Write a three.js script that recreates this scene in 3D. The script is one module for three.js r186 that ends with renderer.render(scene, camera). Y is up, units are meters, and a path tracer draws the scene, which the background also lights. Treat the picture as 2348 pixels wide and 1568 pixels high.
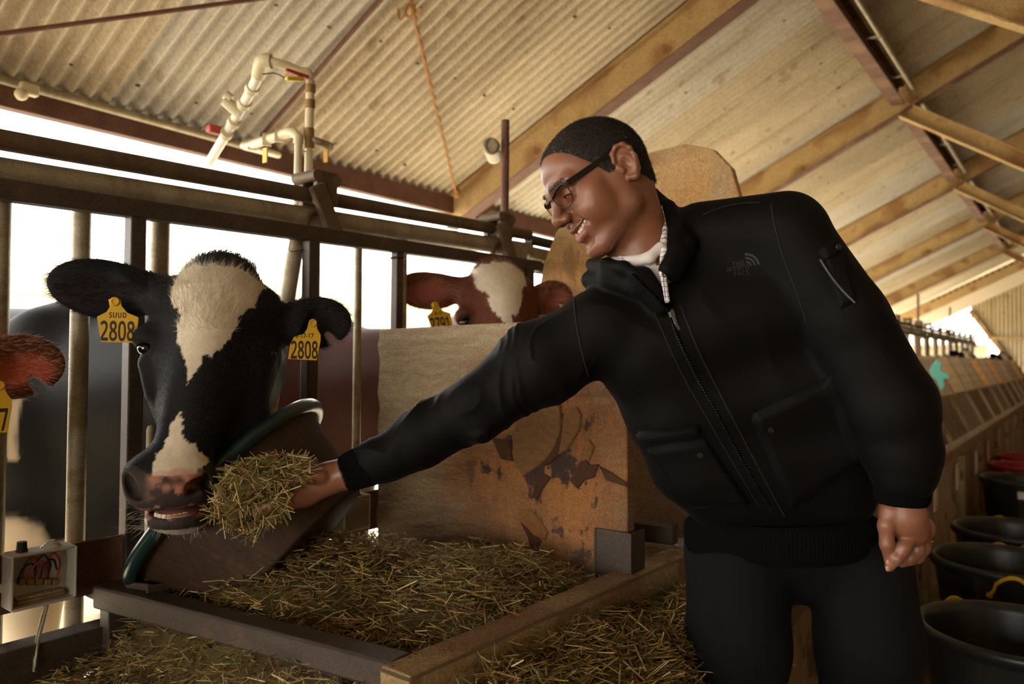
import * as THREE from 'three';
import { RoundedBoxGeometry } from 'three/addons/geometries/RoundedBoxGeometry.js';
import { TextGeometry } from 'three/addons/geometries/TextGeometry.js';
import { FontLoader } from 'three/addons/loaders/FontLoader.js';
import { mergeGeometries } from 'three/addons/utils/BufferGeometryUtils.js';

// ------------------------------------------------------------------ camera, sky, sun, exposure
// World: origin on the alley floor under the camera, -z runs along the barn, -x is the cow side, y up, metres.
const W = 2348, H = 1568, F = 1750, EYE = 1.25;
const scene = new THREE.Scene();
const camera = new THREE.PerspectiveCamera(2 * Math.atan(H / 2 / F) * 180 / Math.PI, W / H, 0.05, 300);
const YAW = 36.94 * Math.PI / 180, PITCH = 1.375 * Math.PI / 180, ROLL = 0.4 * Math.PI / 180;
camera.position.set(0, EYE, 0);
camera.lookAt(-Math.sin(YAW), EYE + Math.tan(PITCH), -Math.cos(YAW));
camera.rotateZ(ROLL);
camera.focus = 1.5; camera.userData.fStop = 3.2;
camera.updateMatrixWorld(true);

const renderer = new THREE.WebGLRenderer();
renderer.toneMapping = THREE.LinearToneMapping;
renderer.toneMappingExposure = 0.7;
renderer.shadowMap.enabled = true;

{ // bright hazy day: one smooth overcast sky
  const w = 64, h = 32, d = new Float32Array(w * h * 4);
  for (let j = 0; j < h; j++) for (let i = 0; i < w; i++) {
    const e = Math.max(0, Math.sin(((j + 0.5) / h - 0.5) * Math.PI)), k = 8.0 + 13.0 * (1 - e) * (1 - e), o = (j * w + i) * 4;
    d[o] = k * 1.0; d[o + 1] = k * 0.975; d[o + 2] = k * 0.93; d[o + 3] = 1;
  }
  const t = new THREE.DataTexture(d, w, h, THREE.RGBAFormat, THREE.FloatType);
  t.mapping = THREE.EquirectangularReflectionMapping; t.magFilter = THREE.LinearFilter; t.minFilter = THREE.LinearFilter; t.needsUpdate = true;
  scene.background = t; scene.environment = t;
}
const sun = new THREE.DirectionalLight(new THREE.Color(1, 0.94, 0.84), 32);
sun.position.set(-11, 17, -4); sun.target.position.set(0, 0, -3); scene.add(sun, sun.target);
sun.castShadow = true; sun.shadow.radius = 3; sun.shadow.mapSize.set(2048, 2048);
Object.assign(sun.shadow.camera, { left: -25, right: 25, top: 25, bottom: -25, near: 1, far: 60 });

// ------------------------------------------------------------------ helpers
const V = (x, y, z) => new THREE.Vector3(x, y, z);
const cR = V(), cU = V(), cB = V(); camera.matrixWorld.extractBasis(cR, cU, cB); const cF = cB.clone().negate();
const ray = (px, py) => cF.clone().addScaledVector(cR, (px - W / 2) / F).addScaledVector(cU, -(py - H / 2) / F);
const at = (px, py, depth) => camera.position.clone().addScaledVector(ray(px, py), depth);       // a point measured in the photograph, at its distance
const onX = (px, py, x) => { const r = ray(px, py); return camera.position.clone().addScaledVector(r, (x - camera.position.x) / r.x); };
const onZ = (px, py, z) => { const r = ray(px, py); return camera.position.clone().addScaledVector(r, (z - camera.position.z) / r.z); };
const onY = (px, py, y) => { const r = ray(px, py); return camera.position.clone().addScaledVector(r, (y - camera.position.y) / r.y); };
let seed = 12345;
const rnd = () => { seed = (seed * 1664525 + 1013904223) >>> 0; return seed / 4294967296; };
const rr = (a, b) => a + (b - a) * rnd();
const pick = (a) => a[Math.floor(rnd() * a.length)];
const lerp = (a, b, t) => a + (b - a) * t, clamp = (x, a = 0, b = 1) => Math.min(b, Math.max(a, x)), sst = (a, b, x) => { const t = clamp((x - a) / (b - a)); return t * t * (3 - 2 * t); };
const ihash = (x, y, z) => { let h = Math.imul(x, 374761393) ^ Math.imul(y, 668265263) ^ Math.imul(z, 2147483647 ^ 0x5bd1e995); h = Math.imul(h ^ (h >>> 13), 1274126177); return ((h ^ (h >>> 16)) >>> 0) / 4294967296; };
function noise3(x, y, z) {
  const ix = Math.floor(x), iy = Math.floor(y), iz = Math.floor(z); let fx = x - ix, fy = y - iy, fz = z - iz;
  fx = fx * fx * (3 - 2 * fx); fy = fy * fy * (3 - 2 * fy); fz = fz * fz * (3 - 2 * fz);
  const c = (a, b, d) => ihash(ix + a, iy + b, iz + d);
  return lerp(lerp(lerp(c(0, 0, 0), c(1, 0, 0), fx), lerp(c(0, 1, 0), c(1, 1, 0), fx), fy), lerp(lerp(c(0, 0, 1), c(1, 0, 1), fx), lerp(c(0, 1, 1), c(1, 1, 1), fx), fy), fz);
}
const fbm3 = (x, y, z, n = 3) => { let s = 0, a = 0.5, t = 0; for (let i = 0; i < n; i++) { s += a * noise3(x, y, z); t += a; a *= 0.5; x = x * 2.03 + 7; y = y * 2.03 + 3; z = z * 2.03 + 11; } return s / t; };
// tiling noise on a unit square
function tnoise(u, v, px, py, s = 0) {
  const x = u * px, y = v * py, ix = Math.floor(x), iy = Math.floor(y); let fx = x - ix, fy = y - iy; fx = fx * fx * (3 - 2 * fx); fy = fy * fy * (3 - 2 * fy);
  const c = (a, b) => ihash((ix + a + px) % px, (iy + b + py) % py, s);
  return lerp(lerp(c(0, 0), c(1, 0), fx), lerp(c(0, 1), c(1, 1), fx), fy);
}
const tfbm = (u, v, px, py, n = 4, s = 0) => { let r = 0, a = 0.5, t = 0; for (let i = 0; i < n; i++) { r += a * tnoise(u, v, px << i, py << i, s + i); t += a; a *= 0.55; } return r / t; };
const sl = (c) => { c /= 255; return c <= 0.04045 ? c / 12.92 : Math.pow((c + 0.055) / 1.055, 2.4); };
const lin = (r, g, b) => [sl(r), sl(g), sl(b)];
function texture(n, fn, repeat, colour = true) {
  const d = new Uint8Array(n * n * 4);
  for (let j = 0; j < n; j++) for (let i = 0; i < n; i++) { const c = fn((i + 0.5) / n, (j + 0.5) / n), o = (j * n + i) * 4; for (let k = 0; k < 3; k++) d[o + k] = clamp(colour ? c[k] : c, 0, 255); d[o + 3] = 255; }
  const t = new THREE.DataTexture(d, n, n); t.wrapS = t.wrapT = THREE.RepeatWrapping; t.magFilter = THREE.LinearFilter; t.minFilter = THREE.LinearMipmapLinearFilter; t.generateMipmaps = true;
  if (colour) t.colorSpace = THREE.SRGBColorSpace; t.repeat.set(1 / repeat[0], 1 / repeat[1]); t.needsUpdate = true; return t;
}
const mix3 = (a, b, t) => [lerp(a[0], b[0], t), lerp(a[1], b[1], t), lerp(a[2], b[2], t)];
const mat = (o) => new THREE.MeshStandardMaterial({ roughness: 0.85, ...o });
const phys = (o) => new THREE.MeshPhysicalMaterial({ roughness: 0.6, ...o });
// uv in metres by the dominant direction of the normal; longest side runs along v
function metreUV(g) {
  const p = g.attributes.position, n = g.attributes.normal, uv = new Float32Array(p.count * 2);
  g.computeBoundingBox(); const s = g.boundingBox.getSize(V()), L = ['x', 'y', 'z'].sort((a, b) => s[b] - s[a])[0];
  const q = V(), m = V();
  for (let i = 0; i < p.count; i++) {
    q.fromBufferAttribute(p, i); m.fromBufferAttribute(n, i);
    const dom = Math.abs(m.x) > Math.abs(m.y) && Math.abs(m.x) > Math.abs(m.z) ? 'x' : Math.abs(m.y) > Math.abs(m.z) ? 'y' : 'z';
    const rest = ['x', 'y', 'z'].filter((a) => a !== dom); if (rest[0] === L) rest.reverse();
    uv[i * 2] = q[rest[0]] + (dom === 'x' ? 0.37 : dom === 'y' ? 0.71 : 0); uv[i * 2 + 1] = q[rest[1]];
  }
  g.setAttribute('uv', new THREE.BufferAttribute(uv, 2)); return g;
}
const box = (w, h, d, r = 0.004) => metreUV(new RoundedBoxGeometry(w, h, d, 1, Math.min(r, w / 2.01, h / 2.01, d / 2.01)));
const shiftUV = (g, a, b) => { const u = g.attributes.uv; for (let i = 0; i < u.count; i++) u.setXY(i, u.getX(i) + a, u.getY(i) + b); return g; };
const flat = (g) => { const n = g.index ? g.toNonIndexed() : g; for (const k of Object.keys(n.attributes)) if (!['position', 'normal', 'uv'].includes(k)) n.deleteAttribute(k); return n; };
const merge = (list) => mergeGeometries(list.map(flat));
const Y = V(0, 1, 0);
// geometry built along +y from 0 to its length, moved to run from a to b; `side` fixes its turn
function along(g, a, b, side) {
  const d = b.clone().sub(a).normalize(); const m = new THREE.Matrix4();
  if (side) { const z = side.clone().addScaledVector(d, -side.dot(d)).normalize(), x = d.clone().cross(z); m.makeBasis(x, d, z); } else m.makeRotationFromQuaternion(new THREE.Quaternion().setFromUnitVectors(Y, d));
  m.setPosition(a); return g.applyMatrix4(m);
}
function pipe(a, b, r, seg = 16, r2 = r) { const L = a.distanceTo(b); const g = new THREE.CylinderGeometry(r2, r, L, seg, 1).translate(0, L / 2, 0); const u = g.attributes.uv; for (let i = 0; i < u.count; i++) u.setXY(i, u.getX(i) * 6.28 * r, u.getY(i) * L); return along(g, a, b); }
function bar(a, b, w, d, side, r = 0.003) { const L = a.distanceTo(b); return along(shiftUV(box(w, L, d, r).translate(0, L / 2, 0), rnd() * 3, rnd() * 3), a, b, side); }
function tube(pts, r, seg = 32, rad = 8, closed = false) { const c = new THREE.CatmullRomCurve3(pts, closed); const L = c.getLength(); const g = new THREE.TubeGeometry(c, seg, r, rad, closed); const u = g.attributes.uv; for (let i = 0; i < u.count; i++) u.setXY(i, u.getY(i) * 6.28 * r, u.getX(i) * L); return g; }
const used = new Map();
const numbered = (n) => { const k = used.get(n) ?? 0; used.set(n, k + 1); return k ? n + '_' + String(k).padStart(3, '0') : n; };
function shade(m) { m.castShadow = m.receiveShadow = true; return m; }
function tag(o, label, category, group, kind) { if (label) o.userData.label = label; if (category) o.userData.category = category; if (group) o.userData.group = group; if (kind) o.userData.kind = kind; return o; }
function thing(name, label, category, pos, group) { const g = new THREE.Group(); g.name = numbered(name); if (pos) g.position.copy(pos); scene.add(g); return tag(g, label, category, group); }
// a named mesh; geometry is given in world axes and moved into the parent's
function part(name, geo, m, parent, label) {
  const o = shade(new THREE.Mesh(geo, m)); o.name = parent ? name : numbered(name);
  if (parent) { let p = parent, off = V(); while (p) { off.add(p.position); p = p.parent; } if (off.lengthSq() > 0 && !geo.userData.local) geo.translate(-off.x, -off.y, -off.z); parent.add(o); } else scene.add(o);
  if (label) o.userData.label = label; return o;
}
function struct(name, geo, m, label, category) { const o = part(name, geo, m); return tag(o, label, category, null, 'structure'); }

// ------------------------------------------------------------------ signed distance modelling
const smin = (a, b, k) => { const h = Math.max(k - Math.abs(a - b), 0) / k; return Math.min(a, b) - h * h * k * 0.25; };
class Blob {
  constructor() { this.p = []; }
  // tapered capsule
  cap(a, b, ra, rb = ra, k = 0.02, sub = false) { const d = b.clone().sub(a); this.p.push({ t: 0, x: a.x, y: a.y, z: a.z, dx: d.x, dy: d.y, dz: d.z, l: Math.max(1e-9, d.lengthSq()), ra, rb, k, sub }); return this; }
  // ellipsoid with axes X, Y, Z (unit vectors, optional)
  ell(c, r, k = 0.02, ax = null, sub = false) { this.p.push({ t: 1, x: c.x, y: c.y, z: c.z, r, k, ax, sub }); return this; }
  one(q, x, y, z) {
    if (q.t === 0) { const px = x - q.x, py = y - q.y, pz = z - q.z, t = clamp((px * q.dx + py * q.dy + pz * q.dz) / q.l); return Math.hypot(px - q.dx * t, py - q.dy * t, pz - q.dz * t) - lerp(q.ra, q.rb, t); }
    let px = x - q.x, py = y - q.y, pz = z - q.z;
    if (q.ax) { const [A, B, C] = q.ax, a = px * A.x + py * A.y + pz * A.z, b = px * B.x + py * B.y + pz * B.z, c = px * C.x + py * C.y + pz * C.z; px = a; py = b; pz = c; }
    const [a, b, c] = q.r, k0 = Math.hypot(px / a, py / b, pz / c), k1 = Math.hypot(px / (a * a), py / (b * b), pz / (c * c));
    return k1 < 1e-9 ? -Math.min(a, b, c) : k0 * (k0 - 1) / k1;
  }
  d(x, y, z) { let r = 1e3; for (const q of this.p) { const e = this.one(q, x, y, z); r = q.sub ? -smin(-r, e, q.k) : r > 900 ? e : smin(r, e, q.k); } return r; }
  f() { return (x, y, z) => this.d(x, y, z); }
}
// naive surface nets over a box
function mesher(f, lo, hi, h, colour) {
  const nx = Math.ceil((hi.x - lo.x) / h) + 1, ny = Math.ceil((hi.y - lo.y) / h) + 1, nz = Math.ceil((hi.z - lo.z) / h) + 1, val = new Float32Array(nx * ny * nz), B = 6, R = h * B * 0.87 * 1.5 + 0.01;
  for (let bz = 0; bz < nz; bz += B) for (let by = 0; by < ny; by += B) for (let bx = 0; bx < nx; bx += B) {
    const c = f(lo.x + (bx + B / 2) * h, lo.y + (by + B / 2) * h, lo.z + (bz + B / 2) * h), skip = Math.abs(c) > R;
    for (let k = bz; k < Math.min(bz + B, nz); k++) for (let j = by; j < Math.min(by + B, ny); j++) for (let i = bx; i < Math.min(bx + B, nx); i++) val[(k * ny + j) * nx + i] = skip ? c : f(lo.x + i * h, lo.y + j * h, lo.z + k * h);
  }
  const id = new Int32Array(nx * ny * nz).fill(-1), P = [], I = [];
  for (let k = 0; k < nz - 1; k++) for (let j = 0; j < ny - 1; j++) for (let i = 0; i < nx - 1; i++) {
    const o = (k * ny + j) * nx + i; let m = 0; const g = [];
    for (let c = 0; c < 8; c++) { const v = val[o + (c & 1) + ((c >> 1) & 1) * nx + ((c >> 2) & 1) * nx * ny]; g.push(v); if (v < 0) m |= 1 << c; }
    if (m === 0 || m === 255) continue;
    let sx = 0, sy = 0, sz = 0, n = 0;
    for (let a = 0; a < 8; a++) for (const bit of [1, 2, 4]) { if (a & bit) continue; const b = a | bit; if ((g[a] < 0) === (g[b] < 0)) continue; const t = g[a] / (g[a] - g[b]); sx += (a & 1) + (bit === 1 ? t : 0); sy += ((a >> 1) & 1) + (bit === 2 ? t : 0); sz += ((a >> 2) & 1) + (bit === 4 ? t : 0); n++; }
    id[o] = P.length / 3; P.push(lo.x + (i + sx / n) * h, lo.y + (j + sy / n) * h, lo.z + (k + sz / n) * h);
  }
  const quad = (a, b, c, d, flip) => { if (a < 0 || b < 0 || c < 0 || d < 0) return; if (flip) I.push(a, c, b, a, d, c); else I.push(a, b, c, a, c, d); };
  for (let k = 1; k < nz - 1; k++) for (let j = 1; j < ny - 1; j++) for (let i = 1; i < nx - 1; i++) {
    const o = (k * ny + j) * nx + i, s = val[o] < 0;
    if (s !== val[o + 1] < 0) quad(id[o - nx - nx * ny], id[o - nx * ny], id[o], id[o - nx], !s);
    if (s !== val[o + nx] < 0) quad(id[o - 1 - nx * ny], id[o - 1], id[o], id[o - nx * ny], !s);
    if (s !== val[o + nx * ny] < 0) quad(id[o - 1 - nx], id[o - nx], id[o], id[o - 1], !s);
  }
  const N = new Float32Array(P.length), C = colour ? new Float32Array(P.length) : null, e = h * 0.6;
  for (let i = 0; i < P.length; i += 3) {
    let [x, y, z] = [P[i], P[i + 1], P[i + 2]], gx, gy, gz, l;
    for (let it = 0; it < 2; it++) {
      gx = f(x + e, y, z) - f(x - e, y, z); gy = f(x, y + e, z) - f(x, y - e, z); gz = f(x, y, z + e) - f(x, y, z - e); l = Math.hypot(gx, gy, gz) || 1; gx /= l; gy /= l; gz /= l;
      if (it === 0) { const d = clamp(f(x, y, z), -h * 0.5, h * 0.5); x -= gx * d; y -= gy * d; z -= gz * d; }
    }
    P[i] = x; P[i + 1] = y; P[i + 2] = z; N[i] = gx; N[i + 1] = gy; N[i + 2] = gz;
    if (C) { const c = colour(x, y, z, gx, gy, gz); C[i] = c[0]; C[i + 1] = c[1]; C[i + 2] = c[2]; }
  }
  const g = new THREE.BufferGeometry();
  g.setAttribute('position', new THREE.BufferAttribute(new Float32Array(P), 3)); g.setAttribute('normal', new THREE.BufferAttribute(N, 3));
  if (C) g.setAttribute('color', new THREE.BufferAttribute(C, 3));
  g.setIndex(I); return g;
}
// first meeting of a camera-side ray through a photographed point with a modelled surface: used to seat seams, pockets and zips on the cloth
function meet(px, py, f, from = 0.9, to = 2.6) { const r = ray(px, py); let t = from; for (let i = 0; i < 160 && t < to; i++) { const p = camera.position, d = f(p.x + r.x * t, p.y + r.y * t, p.z + r.z * t); if (d < 0.0006) break; t += Math.max(0.0005, d * 0.8); } return camera.position.clone().addScaledVector(r, t); }
function gradient(f, p, e = 0.004) { return V(f(p.x + e, p.y, p.z) - f(p.x - e, p.y, p.z), f(p.x, p.y + e, p.z) - f(p.x, p.y - e, p.z), f(p.x, p.y, p.z + e) - f(p.x, p.y, p.z - e)).normalize(); }
// plane uv for scanned shapes, in metres
function planarUV(g) { const p = g.attributes.position, uv = new Float32Array(p.count * 2); for (let i = 0; i < p.count; i++) { uv[i * 2] = p.getX(i) * 0.8 + p.getZ(i) * 0.6; uv[i * 2 + 1] = p.getY(i); } g.setAttribute('uv', new THREE.BufferAttribute(uv, 2)); return g; }
const inPoly = (x, y, P) => { let r = false; for (let i = 0, j = P.length - 1; i < P.length; j = i++) { const [a, b] = P[i], [c, d] = P[j]; if ((b > y) !== (d > y) && x < (c - a) * (y - b) / (d - b) + a) r = !r; } return r; };

// ------------------------------------------------------------------ materials
const T = {};
T.rafter = texture(512, (u, v) => { const n = tfbm(u, v, 8, 8, 5, 1), s = tfbm(u, v, 3, 3, 3, 9), f = tnoise(u, v, 200, 200, 5); let c = mix3([172, 143, 98], [198, 168, 118], n); c = mix3(c, [140, 98, 58], sst(0.52, 0.72, s) * 0.65); c = mix3(c, [118, 74, 44], sst(0.66, 0.8, n) * 0.5); const k = 0.86 + 0.22 * f; return c.map((x) => x * k); }, [1, 1]);
T.redsteel = texture(512, (u, v) => { const n = tfbm(u, v, 10, 10, 5, 21), f = tnoise(u, v, 220, 220, 6), s = tfbm(u, v, 4, 4, 3, 2); let c = mix3([88, 56, 46], [118, 82, 66], n); c = mix3(c, [150, 122, 90], sst(0.58, 0.8, s) * 0.45); const k = 0.85 + 0.25 * f; return c.map((x) => x * k); }, [0.8, 0.8]);
T.dark = texture(512, (u, v) => { const n = tfbm(u, v, 10, 6, 5, 31), f = tnoise(u, v, 240, 240, 16), s = tfbm(u, v, 5, 5, 4, 12); let c = mix3([56, 45, 37], [84, 69, 54], n); c = mix3(c, [122, 86, 60], sst(0.6, 0.78, s) * 0.5); const k = 0.84 + 0.3 * f; return c.map((x) => x * k); }, [0.5, 0.5]);
T.sheet = texture(1024, (u, v) => { const n = tfbm(u, v, 5, 5, 5, 41), f = tnoise(u, v, 400, 400, 7), sp = tfbm(u, v, 16, 16, 4, 45), st = tfbm(u, v, 14, 3, 4, 44); let c = mix3([178, 171, 158], [210, 204, 192], n); c = mix3(c, [150, 132, 106], sst(0.56, 0.78, st) * 0.3); c = mix3(c, [128, 106, 80], sst(0.7, 0.8, sp) * 0.35); const k = 0.88 + 0.18 * f; return c.map((x) => x * k); }, [1.9, 2.7]);
T.galv = texture(512, (u, v) => { const n = tfbm(u, v, 8, 8, 5, 51), f = tnoise(u, v, 260, 260, 8), s = tfbm(u, v, 3, 6, 4, 52); let c = mix3([140, 128, 104], [176, 164, 136], n); c = mix3(c, [112, 90, 62], sst(0.5, 0.75, s) * 0.7); const k = 0.86 + 0.24 * f; return c.map((x) => x * k); }, [0.4, 0.4]);
T.wood = texture(1024, (u, v) => { const w = tfbm(u, v, 3, 3, 4, 61) * 1.2, g = 0.5 + 0.5 * Math.sin((v * 34 + w * 6) * 6.283), n = tfbm(u, v, 4, 30, 5, 62), f = tnoise(u, v, 300, 500, 9), s = tfbm(u, v, 3, 3, 4, 63); let c = mix3([136, 112, 84], [172, 148, 112], n); c = mix3(c, [118, 92, 64], g * 0.22); c = mix3(c, [150, 96, 52], sst(0.5, 0.75, s) * 0.6); const k = 0.86 + 0.22 * f; return c.map((x) => x * k); }, [1.1, 1.1]);
T.woodB = texture(512, (u, v) => { const w = tfbm(u, v, 3, 3, 4, 71) * 1.1, g = 0.5 + 0.5 * Math.sin((v * 30 + w * 6) * 6.283), f = tnoise(u, v, 60, 260, 9); return 110 + 60 * g + 80 * f; }, [1.1, 1.1], false);
T.oldwood = texture(512, (u, v) => { const n = tfbm(u, v, 24, 3, 5, 81), f = tnoise(u, v, 300, 60, 9), s = tfbm(u, v, 4, 4, 4, 82), m = tfbm(u, v, 9, 9, 4, 83); let c = mix3([138, 120, 94], [178, 156, 122], n); c = mix3(c, [160, 122, 76], sst(0.5, 0.72, s) * 0.6); c = mix3(c, [64, 52, 40], sst(0.6, 0.8, m) * 0.6); const k = 0.84 + 0.26 * f; return c.map((x) => x * k); }, [0.9, 0.9]);
T.plastic = texture(512, (u, v) => { const n = tfbm(u, v, 6, 6, 5, 91), f = tnoise(u, v, 240, 240, 9), s = tfbm(u, v, 4, 4, 4, 92); let c = mix3([24, 26, 24], [40, 40, 36], n); c = mix3(c, [96, 84, 60], sst(0.56, 0.8, s) * 0.4); const k = 0.85 + 0.3 * f; return c.map((x) => x * k); }, [0.6, 0.6]);
T.floor = texture(1024, (u, v) => { const n = tfbm(u, v, 5, 5, 6, 101), f = tnoise(u, v, 300, 300, 9), m = tfbm(u, v, 40, 40, 3, 102); let c = mix3([112, 86, 54], [150, 116, 72], n); c = mix3(c, [176, 142, 84], sst(0.55, 0.7, m) * 0.7); const k = 0.8 + 0.35 * f; return c.map((x) => x * k); }, [1.5, 1.5]);
T.yard = texture(1024, (u, v) => { const n = tfbm(u, v, 6, 6, 6, 111), f = tnoise(u, v, 200, 200, 9), m = tfbm(u, v, 20, 20, 4, 112); let c = mix3([200, 188, 160], [222, 212, 188], n); c = mix3(c, [150, 134, 98], sst(0.55, 0.7, m) * 0.7); const k = 0.8 + 0.35 * f; return c.map((x) => x * k); }, [2, 2]);
T.grain = texture(512, (u, v) => 90 + 90 * tfbm(u, v, 24, 24, 4, 121) + 75 * tnoise(u, v, 256, 256, 122), [0.3, 0.3], false);
T.twill = texture(256, (u, v) => 128 + 70 * Math.sin((u + v) * 6.283 * 32) + 50 * (tnoise(u, v, 128, 128, 131) - 0.5), [0.06, 0.06], false);
const M = {
  rafter: mat({ map: T.rafter, roughness: 0.95, bumpMap: T.grain, bumpScale: 0.004 }),
  redsteel: mat({ map: T.redsteel, roughness: 0.75, metalness: 0.0, bumpMap: T.grain, bumpScale: 0.001 }),
  dark: mat({ map: T.dark, roughness: 0.55, metalness: 0.25, bumpMap: T.grain, bumpScale: 0.0008 }),
  sheet: mat({ map: T.sheet, roughness: 0.6, metalness: 0.15, side: THREE.DoubleSide }),
  galv: mat({ map: T.galv, roughness: 0.5, metalness: 0.35, bumpMap: T.grain, bumpScale: 0.0006 }),
  wood: mat({ map: T.wood, bumpMap: T.woodB, bumpScale: 0.004, roughness: 0.9 }),
  oldwood: mat({ map: T.oldwood, roughness: 0.92, bumpMap: T.grain, bumpScale: 0.002 }),
  plastic: phys({ map: T.plastic, roughness: 0.38, specularIntensity: 0.8 }),
  red: phys({ color: 0x8e1226, roughness: 0.45 }),
  floor: mat({ map: T.floor, roughness: 0.95, bumpMap: T.grain, bumpScale: 0.004 }),
  yard: mat({ map: T.yard, roughness: 1, bumpMap: T.grain, bumpScale: 0.01 }),
  pvc: mat({ color: 0xc9bd9a, roughness: 0.5 }), pvcwhite: mat({ color: 0xe6e2d6, roughness: 0.45 }), brass: mat({ color: 0x8d6f45, roughness: 0.5, metalness: 0.4 }),
  rope: mat({ color: 0x9a6f43, roughness: 1 }), rod: mat({ map: T.redsteel, roughness: 0.8 }),
  yellow: mat({ color: 0xd8b52a, roughness: 0.6 }), ropeyellow: mat({ color: 0xc79a1e, roughness: 0.85 }), redknob: mat({ color: 0xa33126, roughness: 0.5 }),
  whitewall: mat({ color: 0xf4f0e6, roughness: 0.9 }), tan: mat({ color: 0xe2d6c0, roughness: 0.95 }), black: mat({ color: 0x141311, roughness: 0.6 }),
  cover: mat({ color: 0xcfc8b6, roughness: 0.45 }), iron: mat({ color: 0x3a3330, roughness: 0.45, metalness: 0.5 }),
  rail: mat({ map: T.galv, color: 0xa8968a, roughness: 0.55, metalness: 0.2, bumpMap: T.grain, bumpScale: 0.0006 }),  // lighter than the dark steel: glare over the rails is put into the colour
  concrete: mat({ map: T.oldwood, roughness: 0.9 }),
};
console.log('materials');

// ------------------------------------------------------------------ barn: floor, yard, roof, gable
const RZ = [6.0, 2.9, -0.75, -3.97, -6.85, -10.1, -13.25, -16.5], GZ = -19.6, BACK = 6.0, SL = 0.485, RIDGE = 1.0;
const roofY = (x) => x <= RIDGE ? 2.415 + SL * (x + 3.5) : 2.415 + SL * (RIDGE + 3.5) - SL * (x - RIDGE);
const slopeV = V(1, SL, 0).normalize(), EA = -3.66, EB = 2 * RIDGE - EA;
{
  const f = new THREE.BoxGeometry(EB - EA - 0.35, 0.2, BACK - GZ, 1, 1, 1); metreUV(f); f.translate((EA + EB) / 2 + 0.17, -0.1, (BACK + GZ) / 2); struct('floor', f, M.floor, 'dusty brown barn floor littered with chaff', 'floor');
  const y = new THREE.BoxGeometry(120, 0.2, 120); metreUV(y); y.translate(-20, -0.32, -10); struct('ground', y, M.yard, 'sunlit straw covered yard outside the barn', 'ground');
  // straw-bedded pen floor the cows stand on
  const pen = new THREE.BoxGeometry(5.2, 0.2, BACK - GZ, 1, 1, 1); metreUV(pen); pen.translate(-1.9 - 2.6, -0.09, (BACK + GZ) / 2); struct('pen_floor', pen, M.yard, 'pale straw bedded pen floor behind the stall railing', 'floor');
}
{ // corrugated sheets, one mesh each, lapped along the barn
  const roof = new THREE.Group(); roof.name = 'ceiling'; scene.add(roof); tag(roof, 'corrugated metal roof seen from below', 'roof', null, 'structure');
  const sw = 0.84, pitch = 0.0763, amp = 0.019, n = Math.ceil((BACK - GZ) / sw), stains = [];
  const mats = [0, 1, 2].map((k) => { const m = M.sheet.clone(); m.color = new THREE.Color(['#ffffff', '#f0e6d4', '#fff6e4'][k]); return m; });
  for (let side = 0; side < 2; side++) for (let i = 0; i < n; i++) {
    const z0 = BACK - i * sw, waves = (sw + 0.07) / pitch, cols = Math.round(waves * 8), rows = 3, P = [], U = [], I = [], L = (RIDGE - EA) * Math.hypot(1, SL), off = rnd() * 5;
    const lift = (i % 2) * 0.004, x0 = EA - rr(0, 0.03);
    for (let c = 0; c <= cols; c++) for (let r = 0; r <= rows; r++) {
      const s = c / cols * (sw + 0.07), xx = lerp(x0, RIDGE, r / rows), z = z0 - s, h = Math.sin(z / pitch * 6.2832) * amp + lift;
      P.push(side ? 2 * RIDGE - xx : xx, roofY(xx) + h, z); U.push(s + off, r / rows * L + off);
    }
    for (let c = 0; c < cols; c++) for (let r = 0; r < rows; r++) { const a = c * (rows + 1) + r, b = a + rows + 1; I.push(a, b, a + 1, b, b + 1, a + 1); }
    const g = new THREE.BufferGeometry(); g.setAttribute('position', new THREE.Float32BufferAttribute(P, 3)); g.setAttribute('uv', new THREE.Float32BufferAttribute(U, 2)); g.setIndex(I); g.computeVertexNormals();
    part('roof_sheet', g, mats[i % 3], roof);
    if (!side) for (let r = 0; r < 4; r++) for (let c = 0; c < 3; c++) { if (rnd() < 0.3) continue; const xx = -3.35 + r * 0.62 + rr(-0.03, 0.03), z = z0 - 0.13 - c * 0.28; stains.push(new THREE.SphereGeometry(rr(0.007, 0.012), 6, 4).scale(1, 0.5, 1.2).translate(xx, roofY(xx) - 0.016, z)); }
  }
  part('roof_bolts', merge(stains), M.iron, roof).userData.kind = 'stuff';
}
// I-section along a line
function ibeam(a, b, h, w, side, t = 0.009, m = M.rafter) {
  const s = new THREE.Shape(); const p = [[-w / 2, -h / 2], [w / 2, -h / 2], [w / 2, -h / 2 + t], [t / 2, -h / 2 + t], [t / 2, h / 2 - t], [w / 2, h / 2 - t], [w / 2, h / 2], [-w / 2, h / 2], [-w / 2, h / 2 - t], [-t / 2, h / 2 - t], [-t / 2, -h / 2 + t], [-w / 2, -h / 2 + t]];
  p.forEach(([x, y], i) => (i ? s.lineTo(x, y) : s.moveTo(x, y)));
  const L = a.distanceTo(b), g = new THREE.ExtrudeGeometry(s, { depth: L, bevelEnabled: false, steps: 1 }), d = b.clone().sub(a).normalize(), up = side.clone().addScaledVector(d, -side.dot(d)).normalize(), x = up.clone().cross(d);
  metreUV(g); return shiftUV(g, rnd() * 5, rnd() * 5).applyMatrix4(new THREE.Matrix4().makeBasis(x, up, d).setPosition(a));
}
const WORD = ['nearest', 'second', 'third', 'fourth', 'fifth', 'sixth', 'seventh', 'eighth'];
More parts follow.
